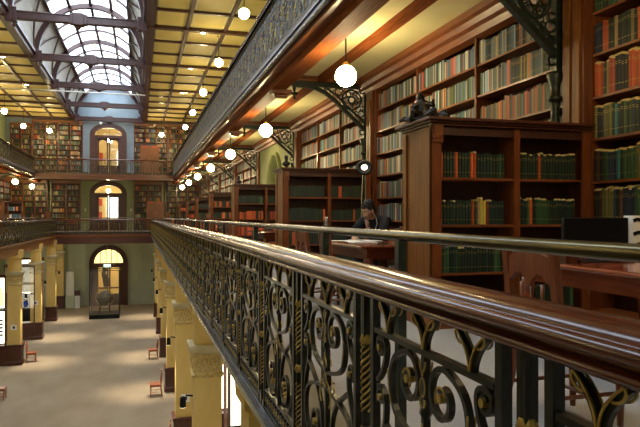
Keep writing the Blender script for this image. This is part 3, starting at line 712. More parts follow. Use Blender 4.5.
# ------------------------------------------------------------------ doors at the far end and lit rooms behind
def door(n, z0, spring, crown, half, cx, leaf_arch):
    t = bpy.data.objects.new('door_%d' % n, None); COL.objects.link(t); t.location = (cx, FY, z0+OZ); t['kind'] = 'structure'
    sp, cr = spring-z0, crown-z0
    a = arc(0, sp, half+.12, cr-sp+.1, 180, 0, 16); m = MB()
    m.sweep([(-half-.12,0)]+a+[(half+.12,0)], .34, .3, 'xz', -.05); part('door_frame', m, 'red_dark', t)
    m = MB(); m.sweep([(-half-.27,0)]+arc(0, sp, half+.27, cr-sp+.24, 180, 0, 16)+[(half+.27,0)], .09, .42, 'xz', -.06); part('architrave', m, 'red_dark', t)
    part('transom', MB().box(-half,half,-.1,.2,sp-.22,sp-.02), 'red_dark', t)
    m = MB(); q = arc(0, sp-.02, half-.0, cr-sp, 180, 0, 16); m.prism(q, 'y', .1, .12); part('fanlight', m, 'lit_yellow' if n == 1 else 'glass', t)
    if n == 1:
        for x in (-.62,-.2,.2,.62): part('glazing_bar', MB().box(x-.025,x+.025,.04,.1,sp,sp+(cr-sp)*math.sqrt(1-(x/half)**2)), 'red_dark', t)
    for s in (-1,1):
        part('side_panel', MB().box(min(s*half,s*(half-.24)),max(s*half,s*(half-.24)),-.06,.16,0,sp-.2), 'red_dark', t)
        xa, xb = sorted((s*.02, s*(half-.24)))
        lf = MB(); lf.box(xa,xa+.11,.02,.1,0,sp-.22); lf.box(xb-.11,xb,.02,.1,0,sp-.22); lf.box(xa,xb,.02,.1,0,.9); lf.box(xa,xb,.02,.1,sp-.36,sp-.22)
        if n == 1: lf.box(xa,xb,.02,.1,1.3,1.42)
        l = part('door_leaf', lf, 'red_dark', t)
        m = MB()
        if leaf_arch:
            w_ = (xb-xa)/2-.1; q = arc((xa+xb)/2, sp-.36-w_*.9, w_, w_*.9, 180, 0, 10)
            for i in range(10): m.prism([q[i],q[i+1],(q[i+1][0],sp-.3),(q[i][0],sp-.3)], 'y', .02, .1)
            part('arched_head', m, 'red_dark', l)
        part('pane', MB().box(xa+.1,xb-.1,.05,.06,.9,sp-.3), 'glass', l)
    return t
door(1, GF, -3.62, -2.5, 1.12, CX+.02, False); door(2, FL, 1.85, 2.5, 1.05, CX, False); door(3, UF, 6.35, 7.0, 1.05, CX, True)
rn = 0
for z0, z1, mw in ((GF,-1.6,'warm_wall'),(FL,2.9,'warm_wall'),(UF,TOPZ,'warm_wall')):
    m = MB(); m.box(-5.2,-5.1,FY+.3,56.5,z0,z1); m.box(.5,.6,FY+.3,56.5,z0,z1); m.box(-5.2,.6,56.5,56.6,z0,z1); m.box(-5.2,.6,FY+.25,56.6,z1,z1+.1); m.box(-5.2,.6,FY+.25,56.6,z0-.1,z0-.0); rn += 1; struct('wall_back_room' + ('' if rn < 2 else '.%03d' % (rn-1)), m, mw)
def tiny(name, label, cat, mb, mm, group=None, bevel=0): return top(name, mb, mm, label, cat, group, bevel=bevel)
m = MB(); m.box(-2.62,-1.62,56.4,56.5,-.05,1.75); struct('window_4', m, 'lit_white')
for i, (x, z) in enumerate(((-3.15,1.2),(-3.15,.1))): tiny('poster', ['upper','lower'][i]+' red poster seen through the far first gallery door', 'poster', MB().box(x-.14,x+.14,56.40,56.49,z-.3,z+.3), 'red')
tiny('poster', 'red poster seen through the far upper gallery door', 'poster', MB().box(-3.2,-2.95,56.4,56.49,4.7,5.4), 'red')
m = MB(); m.box(-1.75,-1.55,56.4,56.5,4.4,5.6); struct('window_5', m, 'lit_white')
def silhouette():
    m = MB(); m.sweep([(.25,.0),(.18,.5),(.02,.9),(-.05,1.15),(.12,1.42),(.3,1.3)], [.55,.55,.4,.3,.26,.1], .2, 'xz', 0); m.sphere((.02,0,1.45), .17, 10, 8); return m
m = silhouette().xf(Matrix.Translation((-2.75, 54.5, -5.75))); tiny('sculpture', 'dark curved sculpture seen through the glass of the ground floor door', 'sculpture', m, 'black')
tiny('pedestal', 'plain pedestal under the dark sculpture beyond the ground door', 'pedestal', MB().box(-3.0,-2.3,54.2,54.9,GF,-5.75), 'warm_wall')
# exit sign
t = thing('exit_sign', 'small green exit sign hanging over the ground floor door', 'sign', (CX-.08, FY-.32, -3.92))
part('housing', MB().box(-.25,.25,-.03,.03,0,.2), 'exit_w', t)
part('green_field', MB().box(-.23,.23,-.036,-.03,.02,.12), 'exit', t)
def text(name, s, size, mm, parent, loc, rot):
    c = bpy.data.curves.new(name, 'FONT'); c.body = s; c.size = size; c.align_x = 'CENTER'; c.extrude = .002
    o = bpy.data.objects.new(name, c); bpy.context.view_layer.update(); COL.objects.link(o); dg = bpy.context.evaluated_depsgraph_get()
    me = bpy.data.meshes.new_from_object(o.evaluated_get(dg)); bpy.data.objects.remove(o); me.materials.clear(); me.materials.append(M[mm])
    n = bpy.data.objects.new(name, me); COL.objects.link(n); n.parent = parent; n.location = loc; n.rotation_euler = rot; return n
text('lettering', 'EXIT', .11, 'exit_w', t, (0,-.038,.035), (PI/2,0,0))
part('suspension_rod', MB().tube([(0,0,.2),(0,0,2.1)], .008, 6), 'white', t)

# ------------------------------------------------------------------ lamps
gl = MB().sphere((0,0,0), .165, 24, 16).mesh('globe', 'globe')
def pendant(x, y, z, zc, label, group, first=[None]):
    t = thing('pendant_lamp', label, 'lamp', (x,y,z), 0, group)
    part('globe', gl, None, t); part('rod', MB().tube([(0,0,.15),(0,0,zc-z)], .014, 8), 'iron', t); part('fitter', MB().lathe([(.03,.22),(.045,.2),(.06,.17),(.06,.14)], (0,0,0), 10), 'gold', t)
    part('ceiling_rose', MB().lathe([(.02,zc-z-.05),(.06,zc-z-.02),(.06,zc-z)], (0,0,0), 12), 'gold', t); return t
for k in range(-1, 7): pendant(3.1, 9.33+P*k, 2.19, 2.9, 'lit white globe pendant over the right first gallery, %s from the camera' % ordn(k+1), 'globe lamps over the right first gallery')
for k in range(-3, 5): pendant(3.13, 19.4+P*k, 6.28, 7.36, 'lit globe pendant over the right upper gallery, %s from the camera' % ordn(k+3), 'globe lamps over the right upper gallery')
for k in range(-5, 2): pendant(-7.72, 41.3+P*k, 6.28, 7.45, 'lit globe pendant over the left upper gallery, %s from the far wall' % ordn(1-k), 'globe lamps over the left upper gallery')
for k in range(-5, 3): pendant(-7.5, 37.0+P*k, 2.19, 2.9, 'lit globe pendant over the left first gallery, %s from the far wall' % ordn(2-k), 'globe lamps over the left first gallery')
pendant(-6.3, 49.8, 6.28, 7.45, 'lit globe pendant before the far upper bookcase left of the door', 'globe lamps over the far gallery')
pendant(1.66, 49.8, 6.28, 7.45, 'lit globe pendant before the far upper bookcase right of the door', 'globe lamps over the far gallery')
pendant(CX-.1, 54.3, 2.1, 2.9, 'lit globe pendant in the room behind the first gallery door', 'lamps behind the doors')
pendant(CX, 54.3, 6.2, TOPZ, 'lit globe pendant in the room behind the upper gallery door', 'lamps behind the doors')
pendant(CX+.1, 53.6, -2.6, -1.6, 'lit globe pendant in the room behind the ground floor door', 'lamps behind the doors')
pendant(CX+1.6, 54.6, -3.0, -1.6, 'lit globe pendant at the side of the room behind ground floor door', 'lamps behind the doors')
dl = MB(); dl.lathe([(.12,-.03),(.13,0)], (0,0,0), 14); dm = dl.mesh('housing','white'); db = MB().lathe([(.09,-.035),(.09,-.03)], (0,0,0), 14).mesh('bulb','bulb')
def downlight(x, y, z, label, group):
    t = thing('downlight', label, 'light', (x,y,z), 0, group); part('housing', dm, None, t); part('bulb', db, None, t)
for s, xs in (('right', (2.5,)), ('left', (-6.1,))):
    for j, x in enumerate(xs):
        for k, y in enumerate(BAYS[3:7]): downlight(x, y, TOPZ-.16, 'small round downlight on the coffered ceiling, %s side, %s from the camera' % (s, ordn(k)), 'ceiling downlights')
for s, x in (('right', 2.9), ('left', -7.4)):
    for k in range(8 if s == 'right' else 4):
        y = (9.7+P*k) if s == 'right' else (29.3+P*k)
        if y > FY-1: y = FY-1.5
        downlight(x, y, -1.55, 'round downlight under the %s gallery above the ground floor, %s from the camera' % (s, ordn(k)), 'downlights under the gallery')
for k, x in enumerate((-4.6,CX,0)): downlight(x, 49.6, -1.55, 'round downlight under the far gallery, %s from the left' % ordn(k), 'downlights under the gallery')
# ------------------------------------------------------------------ iron brackets
def bracket_mesh():
    m = MB(); d = .07
    edge = [(-1.62,-.02),(-1.3,-.03),(-1.1,-.065),(-.92,-.14),(-.70,-.30),(-.48,-.495),(-.04,-.88)]
    m.sweep(edge, .07, .09, 'xz', 0); m.sweep([(a+.05,b+.09) for a, b in edge[2:]], .028, .07, 'xz', 0)
    m.box(-1.64,0,-.05,.05,-.03,.05); m.box(-.06,.02,-.05,.05,-1.12,.03)
    def ring(cx, cz, r, w=.028): m.sweep([(cx+r*math.cos(i*PI/9), cz+r*math.sin(i*PI/9)) for i in range(18)], w, d*.7, 'xz', 0, closed=True)
    ring(-.33,-.27,.21,.03); ring(-.33,-.27,.07,.028)
    for k in range(6):
        a = k*PI/3; ring(-.33+.135*math.cos(a), -.27+.135*math.sin(a), .052, .018); ring(-.33+.135*math.cos(a+PI/6), -.27+.135*math.sin(a+PI/6), .024, .013)
    for x, z, r, w in ((-.12,-.56,.065,.02),(-.10,-.71,.05,.018),(-.62,-.11,.075,.02),(-.78,-.08,.05,.016),(-.90,-.06,.03,.014),(-.10,-.07,.05,.018),(-.10,-.44,.045,.016),(-.23,-.55,.04,.014),(-.52,-.27,.04,.015),(-.53,-.06,.035,.014),(-.10,-.95,.05,.02)): ring(x, z, r, w)
    return m
def bracket(x, y, zt, s, label, rz=0, group=None, sc=None, zb=FL):
    t = thing('iron_bracket', label, 'bracket', (x,y,zb), rz, group); H = zt-zb
    fr = bracket_mesh(); fr.xf(Matrix.Translation((0,0,H))); part('scroll_frame', fr, 'iron_green', t)
    f = MB(); f.lathe([(.01,-.30),(.035,-.26),(.02,-.22),(.06,-.2),(.055,-.17),(.02,-.14),(.035,-.08),(.03,0)], (-1.58,0,H-.02), 10); f.sphere((-1.58-.05,0,H-.19), .03, 8, 6); f.sphere((-1.58+.05,0,H-.19), .03, 8, 6); part('drop_finial', f, 'iron_green', t)
    c = MB(); c.lathe([(.07,H-1.42),(.09,H-1.38),(.05,H-1.34),(.06,H-1.22),(.10,H-1.12),(.09,H-1.08)], (-.04,0,0), 12); c.lathe([(.09,0),(.09,.25),(.055,.3),(.05,H-1.5),(.06,H-1.42)], (-.04,0,0), 12); part('colonnette', c, 'iron_green', t)
    return t
br = bracket(WR-.02, 6.27, 2.75, 1, 'nearest dark green openwork iron bracket on the right gallery')
for k in range(1, 7): again(br, (WR-.02, 6.27+P*k, FL), 0, 'dark green openwork iron bracket on the right gallery, %s from the camera' % ordn(k))
for k, y in enumerate((44.6, 38.1)): again(br, (WL+.16, y, FL), PI, ['farther','nearer'][k]+' openwork iron bracket on the left gallery')
for k, (x, lb_) in enumerate(((-6.56,'left of the door'),(2.14,'right of the door'))):
    again(br, (x, 51.6, FL), PI/2, 'dark iron bracket on the far first gallery wall, '+lb_, sc=(.8,.8,.99)); tiny('wooden_stand', 'small orange wooden stand below the far iron bracket '+lb_, 'stand', MB().box(x-.18,x+.18,51.0,51.3,FL,.38), 'cab', bevel=.01)
# carved corbels under the upper gallery edge
for k in range(0, 7):
    y = 6.25+P*k; t = thing('corbel', 'carved wooden corbel at the bracket tip on the right, %s from the camera' % ordn(k), 'corbel', (2.78,y,2.44))
    part('block', MB().box(-.16,.24,-.12,.12,.07,.16), 'wood_x', t, bevel=.015); part('moulding', MB().box(-.11,.16,-.08,.08,.0,.07), 'wood_x', t, bevel=.02)

# ------------------------------------------------------------------ ground floor
def pillar(x, y, label, s):
    t = thing('pillar', label, 'pillar', (x,y,GF)); 
    part('base', MB().lathe([(.37,0),(.37,.16),(.335,.2),(.335,.82),(.37,.88),(.37,.96)], sq=True), 'red_dark', t, bevel=.01)
    part('shaft', MB().lathe([(.275,.96),(.275,3.75)], sq=True), 'pillar', t)
    c = MB(); c.lathe([(.285,3.72),(.32,3.78),(.285,3.82),(.29,3.9),(.30,4.12),(.35,4.2)], sq=True)
    for k in range(7):
        for sx in (-1,1):
            c.sphere((-.24+.08*k, sx*.30, 4.02+.05*(k%2)), .05, 6, 5, sc=(.8,.5,1.5)); c.sphere((sx*.30, -.24+.08*k, 4.02+.05*(k%2)), .05, 6, 5, sc=(.5,.8,1.5))
    part('capital', c, 'capital', t); part('abacus', MB().lathe([(.33,4.2),(.36,4.26),(.38,4.33),(.37,4.38)], sq=True), 'abacus', t, bevel=.01)
    part('upper_block', MB().lathe([(.26,4.38),(.26,4.95),(.31,5.0),(.33,5.38)], sq=True), 'pillar', t)
    return t
def spotlight(x, y, s, label):
    t = thing('wall_spotlight', label, 'light', (x,y,-3.75), 0, 'black spotlights on the pillars')
    part('arm', MB().tube([(0,0,.1),(-s*.14,0,.12)], .02, 6), 'black', t); part('head', MB().lathe([(.055,-.12),(.065,-.1),(.06,.07),(.03,.1)], (-s*.2,0,0), 12), 'black', t)
    part('bulb', MB().lathe([(.055,-.125),(.055,-.12)], (-s*.2,0,0), 10), 'lamp_glow', t)
    ld = bpy.data.lights.new('spot','SPOT'); ld.energy = 230; ld.color = (1,.86,.62); ld.spot_size = 1.25; ld.spot_blend = .9; ld.shadow_soft_size = .06
    lo = bpy.data.objects.new('spotlight_beam', ld); COL.objects.link(lo); lo.parent = t; lo.location = (-s*.2,0,-.16); lo.rotation_euler = (0, -s*-.18, 0)
def placard(x, y, z, label): t = thing('placard', label, 'sign', (x,y,z)); part('board', MB().box(-.13,.13,-.012,0,0,.24), 'paper', t); part('picture', MB().box(-.05,.05,-.015,-.012,.06,.17), 'iron', t)
pr_ = None
for k in range(0, 7):
    lab = 'yellow painted pillar with dark wooden base, right side, %s from the camera' % ordn(k)
    if pr_ is None: pr_ = pillar(1.33, 6.6, lab, 1)
    else: again(pr_, (1.33, 6.6+P*k, GF), 0, lab)
    if k: spotlight(1.055, 6.6+P*k, 1, 'black spotlight on right pillar, %s from the camera' % ordn(k))
placard(1.33, 6.6+2*P-.276, -5.55, 'white placard on the third right pillar'); placard(-5.62, 32.5-.276, -5.3, 'white placard on the nearest left pillar'); placard(-5.62, 32.5+P-.276, -5.0, 'white placard on the second left pillar')
for k in range(3):
    again(pr_, (-5.62, 32.5+P*k, GF), 0, 'yellow painted pillar with dark wooden base, left side, %s from the camera' % ordn(k)); spotlight(-5.345, 32.5+P*k, -1, 'black spotlight on left pillar, %s from the camera' % ordn(k))
again(pr_, (-5.75, 51.4, GF), 0, 'yellow painted pillar against the far wall on the left')

def showcase(x, y, label, panels=('lit_case','lit_case')):
    t = thing('showcase', label, 'showcase', (x,y,GF)); w = .8
    part('base', MB().box(-w,w,-.35,.35,0,.95), 'red_dark', t, bevel=.02)
    m = MB()
    for sx in (-1,1):
        for sy in (-1,1): m.box(sx*w-.03*(1 if sx > 0 else -1)-.03, sx*w-.03*(1 if sx > 0 else -1)+.03, sy*.3-.03, sy*.3+.03, .95, 4.1)
    m.box(-w,w,-.34,.34,4.1,4.25); m.box(-w,w,-.33,-.27,2.55,2.62); part('frame', m, 'red_dark', t)
    part('upper_panel', MB().box(-w+.06,w-.06,.0,.03,2.66,4.08), panels[0], t); part('lower_panel', MB().box(-w+.06,w-.06,.0,.03,1.0,2.5), panels[1], t)
    part('glass', MB().box(-w+.05,w-.05,-.31,-.30,.96,4.1), 'glass', t)
    e = MB(); e.prism(arc(.42,3.2,.24,.5,180,0,10)+[(.66,2.75),(.18,2.75)], 'y', -.04, -.01); part('exhibit', e, 'lit_yellow' if panels[0] == 'lit_case' else 'white', t)
    for k in range(5): part('exhibit', MB().box(.45,.62,-.03,-.01,1.35+.17*k,1.44+.17*k), 'iron', t)
    return t
sc_ = showcase(-6.75, 32.5, 'tall lit showcase beside the nearest left pillar')
sc2 = showcase(-6.45, 32.5+P, 'dark showcase beside the second left pillar', ('greygreen','black'))
tiny('blue_exhibit', 'bright blue object inside the dark showcase on the left', 'exhibit', MB().sphere((-6.12, 38.50, -4.9), .13, 12, 8, sc=(.8,.6,1.5)), 'blue')
again(sc_, (-6.9, 32.5+2*P, GF), 0, 'tall lit showcase beside the third left pillar')
again(sc_, (2.5, 12.9, GF), 0, 'tall lit showcase beside the second right pillar')
again(sc_, (2.5, 6.7, GF), 0, 'tall lit showcase beside the nearest right pillar')
again(sc_, (2.6, 19.6, GF), 0, 'tall lit showcase beside the third right pillar')
# glass case with the old globe
t = thing('glass_display_case', 'tall glass display case with dark base in the middle of the floor', 'display case', (-2.26, 46.1, GF)); w = .98
part('base', MB().box(-w,w,-w,w,0,.28), 'black', t)
m = MB()
for sx in (-1,1):
    for sy in (-1,1): m.box(sx*(w-.025)-.025, sx*(w-.025)+.025, sy*(w-.025)-.025, sy*(w-.025)+.025, .28, 3.3)
m.box(-w,w,-w,-w+.05,3.25,3.3).box(-w,w,w-.05,w,3.25,3.3).box(-w,-w+.05,-w,w,3.25,3.3).box(w-.05,w,-w,w,3.25,3.3); part('frame', m, 'iron_green', t)
m = MB(); m.box(-w+.02,w-.02,-w+.01,-w+.02,.28,3.27).box(-w+.02,w-.02,w-.02,w-.01,.28,3.27).box(-w+.01,-w+.02,-w,w,.28,3.27).box(w-.02,w-.01,-w,w,.28,3.27); part('glass', m, 'glass', t)
t = thing('terrestrial_globe', 'large dark antique globe on a stand inside the glass case', 'globe', (-2.28, 46.1, GF+.28))
part('sphere', MB().sphere((0,0,1.05), .50, 24, 16), 'globe_dark', t)
m = MB(); m.tube([(.62*math.cos(i*PI/12), .62*math.sin(i*PI/12), 1.05) for i in range(25)], .035, 6, caps=False); part('horizon_ring', m, 'dark_wood', t)
m = MB(); m.tube([(.6*math.cos(i*PI/12), 0, 1.05+.6*math.sin(i*PI/12)) for i in range(25)], .025, 6, caps=False); part('meridian_ring', m, 'gold', t)
for k in range(4):
    a = PI/4+k*PI/2; part('leg', MB().tube([(.6*math.cos(a),.6*math.sin(a),1.03),(.42*math.cos(a),.42*math.sin(a),.5),(.5*math.cos(a),.5*math.sin(a),0)], [.03,.045,.03], 8), 'dark_wood', t)
part('stretcher', MB().box(-.32,.32,-.03,.03,.25,.3).box(-.03,.03,-.32,.32,.25,.3), 'dark_wood', t)
# far ground wall furniture
tiny('partition_panel', 'tall cream partition panel by the far wall, left of the ground door', 'panel', MB().box(-5.3,-4.75,51.2,51.3,-6.0,-4.2), 'white')
tiny('red_box', 'small red-brown box on a pale pedestal by the far wall', 'box', MB().box(-4.7,-4.3,50.9,51.3,-6.0,-5.62), 'red_dark', bevel=.01)
tiny('pedestal', 'pale pedestal under the red-brown box by the far wall', 'pedestal', MB().box(-4.68,-4.32,50.92,51.28,GF,-6.0), 'white', bevel=.01)
tiny('plinth', 'low grey-green plinth under the cream partition panel', 'plinth', MB().box(-5.35,-4.72,51.1,51.4,GF,-6.0), 'greygreen')
for x in (-5.0,-4.1,.05):
    trim(MB().box(x-.14,x+.14,FY-.1,FY,GF,-1.88), 'greygreen')
m = MB(); m.box(WL-.3,CX-1.5,FY-.04,FY,GF,GF+.3); struct('baseboard_far', m, 'greygreen')
m = MB(); m.box(CX+1.5,WR+.3,FY-.04,FY,GF,GF+.3); struct('baseboard_far.001', m, 'greygreen')
for x, z, l in ((-4.02,6.0,'left'),(-.62,6.0,'right')):
    pass
for x, l in ((-2.85,'above the upper door'),(1.2,'above the far right bookcase')):
    t = thing('security_camera', 'small white security camera '+l, 'camera', (x,51.6,7.22)); part('housing', MB().lathe([(.05,-.1),(.1,-.04),(.1,.06),(.06,.1)], (0,0,0), 12), 'white', t); part('mount', MB().box(-.03,.03,0,.4,.03,.08), 'white', t)
# light switches either side of first gallery door
for x, l in ((-4.0,'left'),(-.6,'right')): tiny('wall_switch', 'small cream switch plate on green wall, %s of the first gallery door' % l, 'switch', MB().box(x-.06,x+.06,FY-.03,FY,.42,.62), 'paper')

# ------------------------------------------------------------------ chairs and tables
def chair(loc, rz, label, wd='chair'):
    t = thing('wooden_chair', label, 'chair', loc, rz)      # faces +x
    part('seat', MB().box(-.21,.22,-.22,.22,.43,.465), wd, t, bevel=.012)
    part('seat_frame', MB().box(-.19,.20,-.20,-.175,.37,.43).box(-.19,.20,.175,.20,.37,.43).box(.175,.20,-.2,.2,.37,.43).box(-.2,-.175,-.2,.2,.37,.43), wd, t)
    for s in (-1,1):
        part('leg', MB().lathe([(.016,0),(.02,.1),(.026,.28),(.018,.31),(.026,.34),(.026,.43)], (.185,s*.185,0), 10), wd, t)
        part('leg', MB().tube([(-.25,s*.20,0),(-.20,s*.19,.25),(-.19,s*.19,.46)], [.018,.022,.024], 8), wd, t)
        m = MB(); m.prism([(-.205,.44),(-.165,.44),(-.215,.90),(-.25,.90)], 'y', s*.205-.024, s*.205+.024); part('back_post', m, wd, t, bevel=.006)
        part('ear', MB().sphere((-.236,s*.208,.905), .026, 8, 6), wd, t)
        part('stretcher', MB().tube([(-.21,s*.187,.17),(.185,s*.187,.17)], .011, 6), wd, t)
    part('stretcher', MB().tube([(0,-.187,.17),(0,.187,.17)], .011, 6), wd, t)
    # crest: arched top, two arches cut in the lower edge
    topc = [(y, .865+.038*math.cos(y/.19*PI/2)) for y in [-.19+.038*i for i in range(11)]]
    low = []
    for y in [.19-.019*i for i in range(21)]:
        u = abs(y); low.append((y, .735+(.05*math.sin(min(1,max(0,(u-.015)/.15))*PI) if u > .015 else -.02)))
    pts = topc+low; m = MB(); vs = [(-.235, a, b) for a, b in pts]+[(-.208, a, b) for a, b in pts]; n = len(pts)
    k = len(topc); mm_ = len(low)
    for i in range(k-1):
        y0, y1 = topc[i][0], topc[i+1][0]
        def lo_(y): u = abs(y); return .735+(.05*math.sin(min(1,max(0,(u-.015)/.15))*PI) if u > .015 else -.02)
        m.prism([(y0,lo_(y0)),(y1,lo_(y1)),topc[i+1],topc[i]], 'x', -.236, -.210)
    part('crest_rail', m, wd, t)
    part('back_rail', MB().box(-.215,-.195,-.19,.19,.545,.575), wd, t); 
    for y in (-.09,0,.09): part('spindle', MB().lathe([(.009,.575),(.014,.63),(.008,.66),(.012,.73)], (-.212,y,0), 8), wd, t)
    return t
ch = chair((2.20,2.88,FL), 0, 'dark wooden chair with arched back nearest the camera, at the near table')
again(ch, (2.14,7.50,FL), .06, 'dark wooden chair at the reading table, farther of two on its left side')
again(ch, (2.22,6.74,FL), -.05, 'dark wooden chair at the reading table, nearer of two on its left side')
again(ch, (2.05,13.4,FL), .05, 'dark wooden chair beyond the second freestanding bookcase')
again(ch, (2.1,20.0,FL), .0, 'dark wooden chair beyond the third freestanding bookcase')
gc = chair((.62,25.3,GF), PI, 'red-brown wooden chair beside the fourth right pillar on the ground floor', 'chair_red')
again(gc, (.66,31.9,GF), PI+.05, 'red-brown wooden chair beside the fifth right pillar on ground floor')
again(gc, (.66,19.0,GF), PI-.05, 'red-brown wooden chair beside the third right pillar, at the bottom edge')
again(gc, (-4.95,32.8,GF), .05, 'red-brown wooden chair beside the nearest left pillar')
again(gc, (-5.08,26.3,GF), 0, 'red-brown wooden chair at the left edge of the ground floor')
def table(x0, x1, y0, y1, label):
    t = thing('reading_table', label, 'table', ((x0+x1)/2,(y0+y1)/2,FL)); a, b = (x1-x0)/2, (y1-y0)/2
    part('tabletop', MB().box(-a,a,-b,b,.708,.745), 'table', t, bevel=.015); part('apron', MB().box(-a+.1,a-.1,-b+.1,b-.1,.58,.708), 'table', t)
    for sx in (-1,1):
        for sy in (-1,1): part('leg', MB().lathe([(.03,0),(.045,.05),(.03,.09),(.05,.3),(.06,.44),(.035,.5),(.055,.53),(.055,.6)], (sx*(a-.14),sy*(b-.14),0), 12), 'table', t)
    return t
table(2.84,4.25,1.6,4.5,'polished dark red wooden table at the right edge behind the near chair')
table(2.43,3.95,6.75,8.45,'polished dark red reading table where the man sits')
table(2.5,4.1,13.3,15.0,'polished dark red table beyond the second freestanding bookcase')
table(2.5,4.1,19.8,21.5,'polished dark red table beyond the third freestanding bookcase')
TZ = FL+.747
# screen and things on the near table
t = thing('computer_screen', 'wide black computer screen on the table at the right edge', 'computer', (3.27,3.95,TZ))
part('screen', MB().box(-.285,.285,-.02,.02,.05,.325), 'black', t, bevel=.008); part('stand', MB().box(-.04,.04,0,.05,.01,.12), 'black', t); part('base', MB().box(-.24,.24,-.14,.12,0,.018), 'lip', t, bevel=.005)
t = thing('gift_bag', 'white bag with bold black curved pattern beside the computer screen', 'bag', (3.66,3.95,TZ))
part('body', MB().box(-.09,.09,-.05,.05,0,.34), 'paper', t)
for k, (a, b) in enumerate((((-.09,.30),(.02,.26)),((-.09,.20),(.05,.17)),((-.06,.12),(.09,.06)),((.0,.31),(.09,.22)))):
    m = MB(); m.sweep(bez(a, ((a[0]+b[0])/2,a[1]+.03),((a[0]+b[0])/2+.02,b[1]+.04), b, 6), .025, .004, 'xz', -.052); part('black_stripe', m, 'black', t)
tiny('red_box', 'small dark red box on the near table left of the screen', 'box', MB().box(2.9,3.0,3.8,3.98,TZ,TZ+.075), 'red_dark', bevel=.004)
# papers and bottle on the reading table
for k, (x, y, a, l) in enumerate(((2.62,8.22,1.4,'leftmost'),(2.74,7.95,-.1,'second from the left'),(2.92,8.22,1.2,'third from the left'),(3.0,7.95,.05,'rightmost'))):
    mt = Matrix.Translation((x,y,TZ+.002+.0022*k)) @ Matrix.Rotation(a,4,'Z'); m = MB().box(-.105,.105,-.148,.148,0,.0018).xf(mt); tiny('paper_sheet', 'white paper sheet on the reading table, '+l, 'paper', m, 'paper', 'papers on the reading table')
tiny('open_book', 'small pale notebook lying open on the reading table', 'book', MB().box(2.58,2.74,7.45,7.67,TZ,TZ+.012).box(2.74,2.90,7.45,7.67,TZ,TZ+.012), 'paper')
t = thing('water_bottle', 'clear plastic water bottle on the reading table', 'bottle', (2.50,8.38,TZ)); t.scale = (1.3,1.3,1.4)
part('body', MB().lathe([(.03,0),(.033,.02),(.033,.1),(.03,.12),(.033,.14),(.033,.16),(.015,.2),(.013,.215)], n=14), glassy('bottle_plastic', .35), t); part('cap', MB().lathe([(.015,.215),(.015,.235)], n=12), 'white', t); part('bottle_label', MB().lathe([(.0335,.06),(.0335,.12)], n=14), 'bluegrey', t)
# reading lamp with round head
t = thing('floor_lamp', 'black lamp with round lit head on twin steel stems behind the man', 'lamp', (3.33,9.15,FL))
part('base', MB().lathe([(.16,0),(.16,.02),(.03,.04)], n=20), 'black', t)
for s in (-1,1): part('stem', MB().tube([(s*.035,0,.03),(s*.035,0,1.3),(s*.02,-.02,1.74)], .009, 8), 'chrome', t)
hd = part('lamp_head', MB().lathe([(.03,-.05),(.10,-.035),(.128,0),(.12,.02),(.09,.012),(.06,.0)], n=24), 'black', t, (0,-.03,1.83)); hd.rotation_euler = (math.radians(-112+180),0,-.35)
part('bulb', MB().lathe([(.03,.0),(.05,.012),(.03,.022)], n=16), 'lamp_glow', hd)

# ------------------------------------------------------------------ lumps fused into one skin
def fuse(name, mb, mm, voxel, parent=None, smooth=2, loc=(0,0,0)):
    me = mb.mesh(name, mm); o = bpy.data.objects.new(name, me); COL.objects.link(o)
    r = o.modifiers.new('r','REMESH'); r.mode = 'VOXEL'; r.voxel_size = voxel; r.use_smooth_shade = True
    s = o.modifiers.new('s','SMOOTH'); s.iterations = smooth; s.factor = .5
    bpy.context.view_layer.update(); dg = bpy.context.evaluated_depsgraph_get(); nm = bpy.data.meshes.new_from_object(o.evaluated_get(dg)); nm.name = name
    bpy.data.objects.remove(o); n = bpy.data.objects.new(name, nm); COL.objects.link(n); n.parent = parent; n.location = loc
    for p in nm.polygons: p.use_smooth = True
    return n
def limb(m, pts, rs, n=12):
    m.tube(pts, rs, n)
    for p, r in zip(pts, rs if isinstance(rs, (list,tuple)) else [rs]*len(pts)): m.sphere(p, r*1.0, n, 8)
def bust(x, y, z, label, sc=1):
    m = MB(); m.lathe([(.07,0),(.07,.02),(.035,.035),(.035,.06)], n=14); m.sphere((0,0,.1), .07, 14, 10, sc=(1.2,.75,.75)); limb(m, [(0,0,.12),(0,-.005,.18)], [.035,.03]); m.sphere((0,-.005,.215), .046, 14, 10, sc=(.85,1,1.15)); m.sphere((0,-.05,.21), .012, 8, 6); m.sphere((0,.01,.235), .045, 12, 8, sc=(.95,1,.9)); m.sphere((0,-.038,.185), .02, 8, 6)
    m.v = [(a*sc,b*sc,c*sc) for a,b,c in m.v]; o = fuse('bronze_bust', m, 'bronze', .006); o.location = (x,y,z+OZ); return tag(o, label, 'sculpture')
CT = FL+2.03
bust(2.82, 12.25, CT, 'small dark bronze bust on top of the second freestanding bookcase'); bust(2.85, 18.7, CT, 'small dark bronze bust on top of the third freestanding bookcase', .95)
m = MB()   # crouching group
m.sphere((0,0,.02), .09, 12, 6, sc=(1.7,1.0,.3)); limb(m, [(.0,0,.03),(.0,0,.1),(-.015,0,.15)], [.06,.055,.045]); m.sphere((-.02,-.01,.195), .032, 12, 8); m.sphere((-.025,-.03,.215), .02, 8, 6)
limb(m, [(-.03,-.02,.15),(-.08,-.03,.12),(-.06,-.05,.07)], [.022,.018,.014]); limb(m, [(.02,-.02,.15),(.075,-.02,.135),(.07,-.04,.17)], [.022,.018,.014])
limb(m, [(-.02,-.03,.05),(-.08,-.06,.08),(-.10,-.05,.02)], [.035,.028,.02]); limb(m, [(.02,-.03,.05),(.07,-.05,.09),(.09,-.05,.02)], [.035,.028,.02])
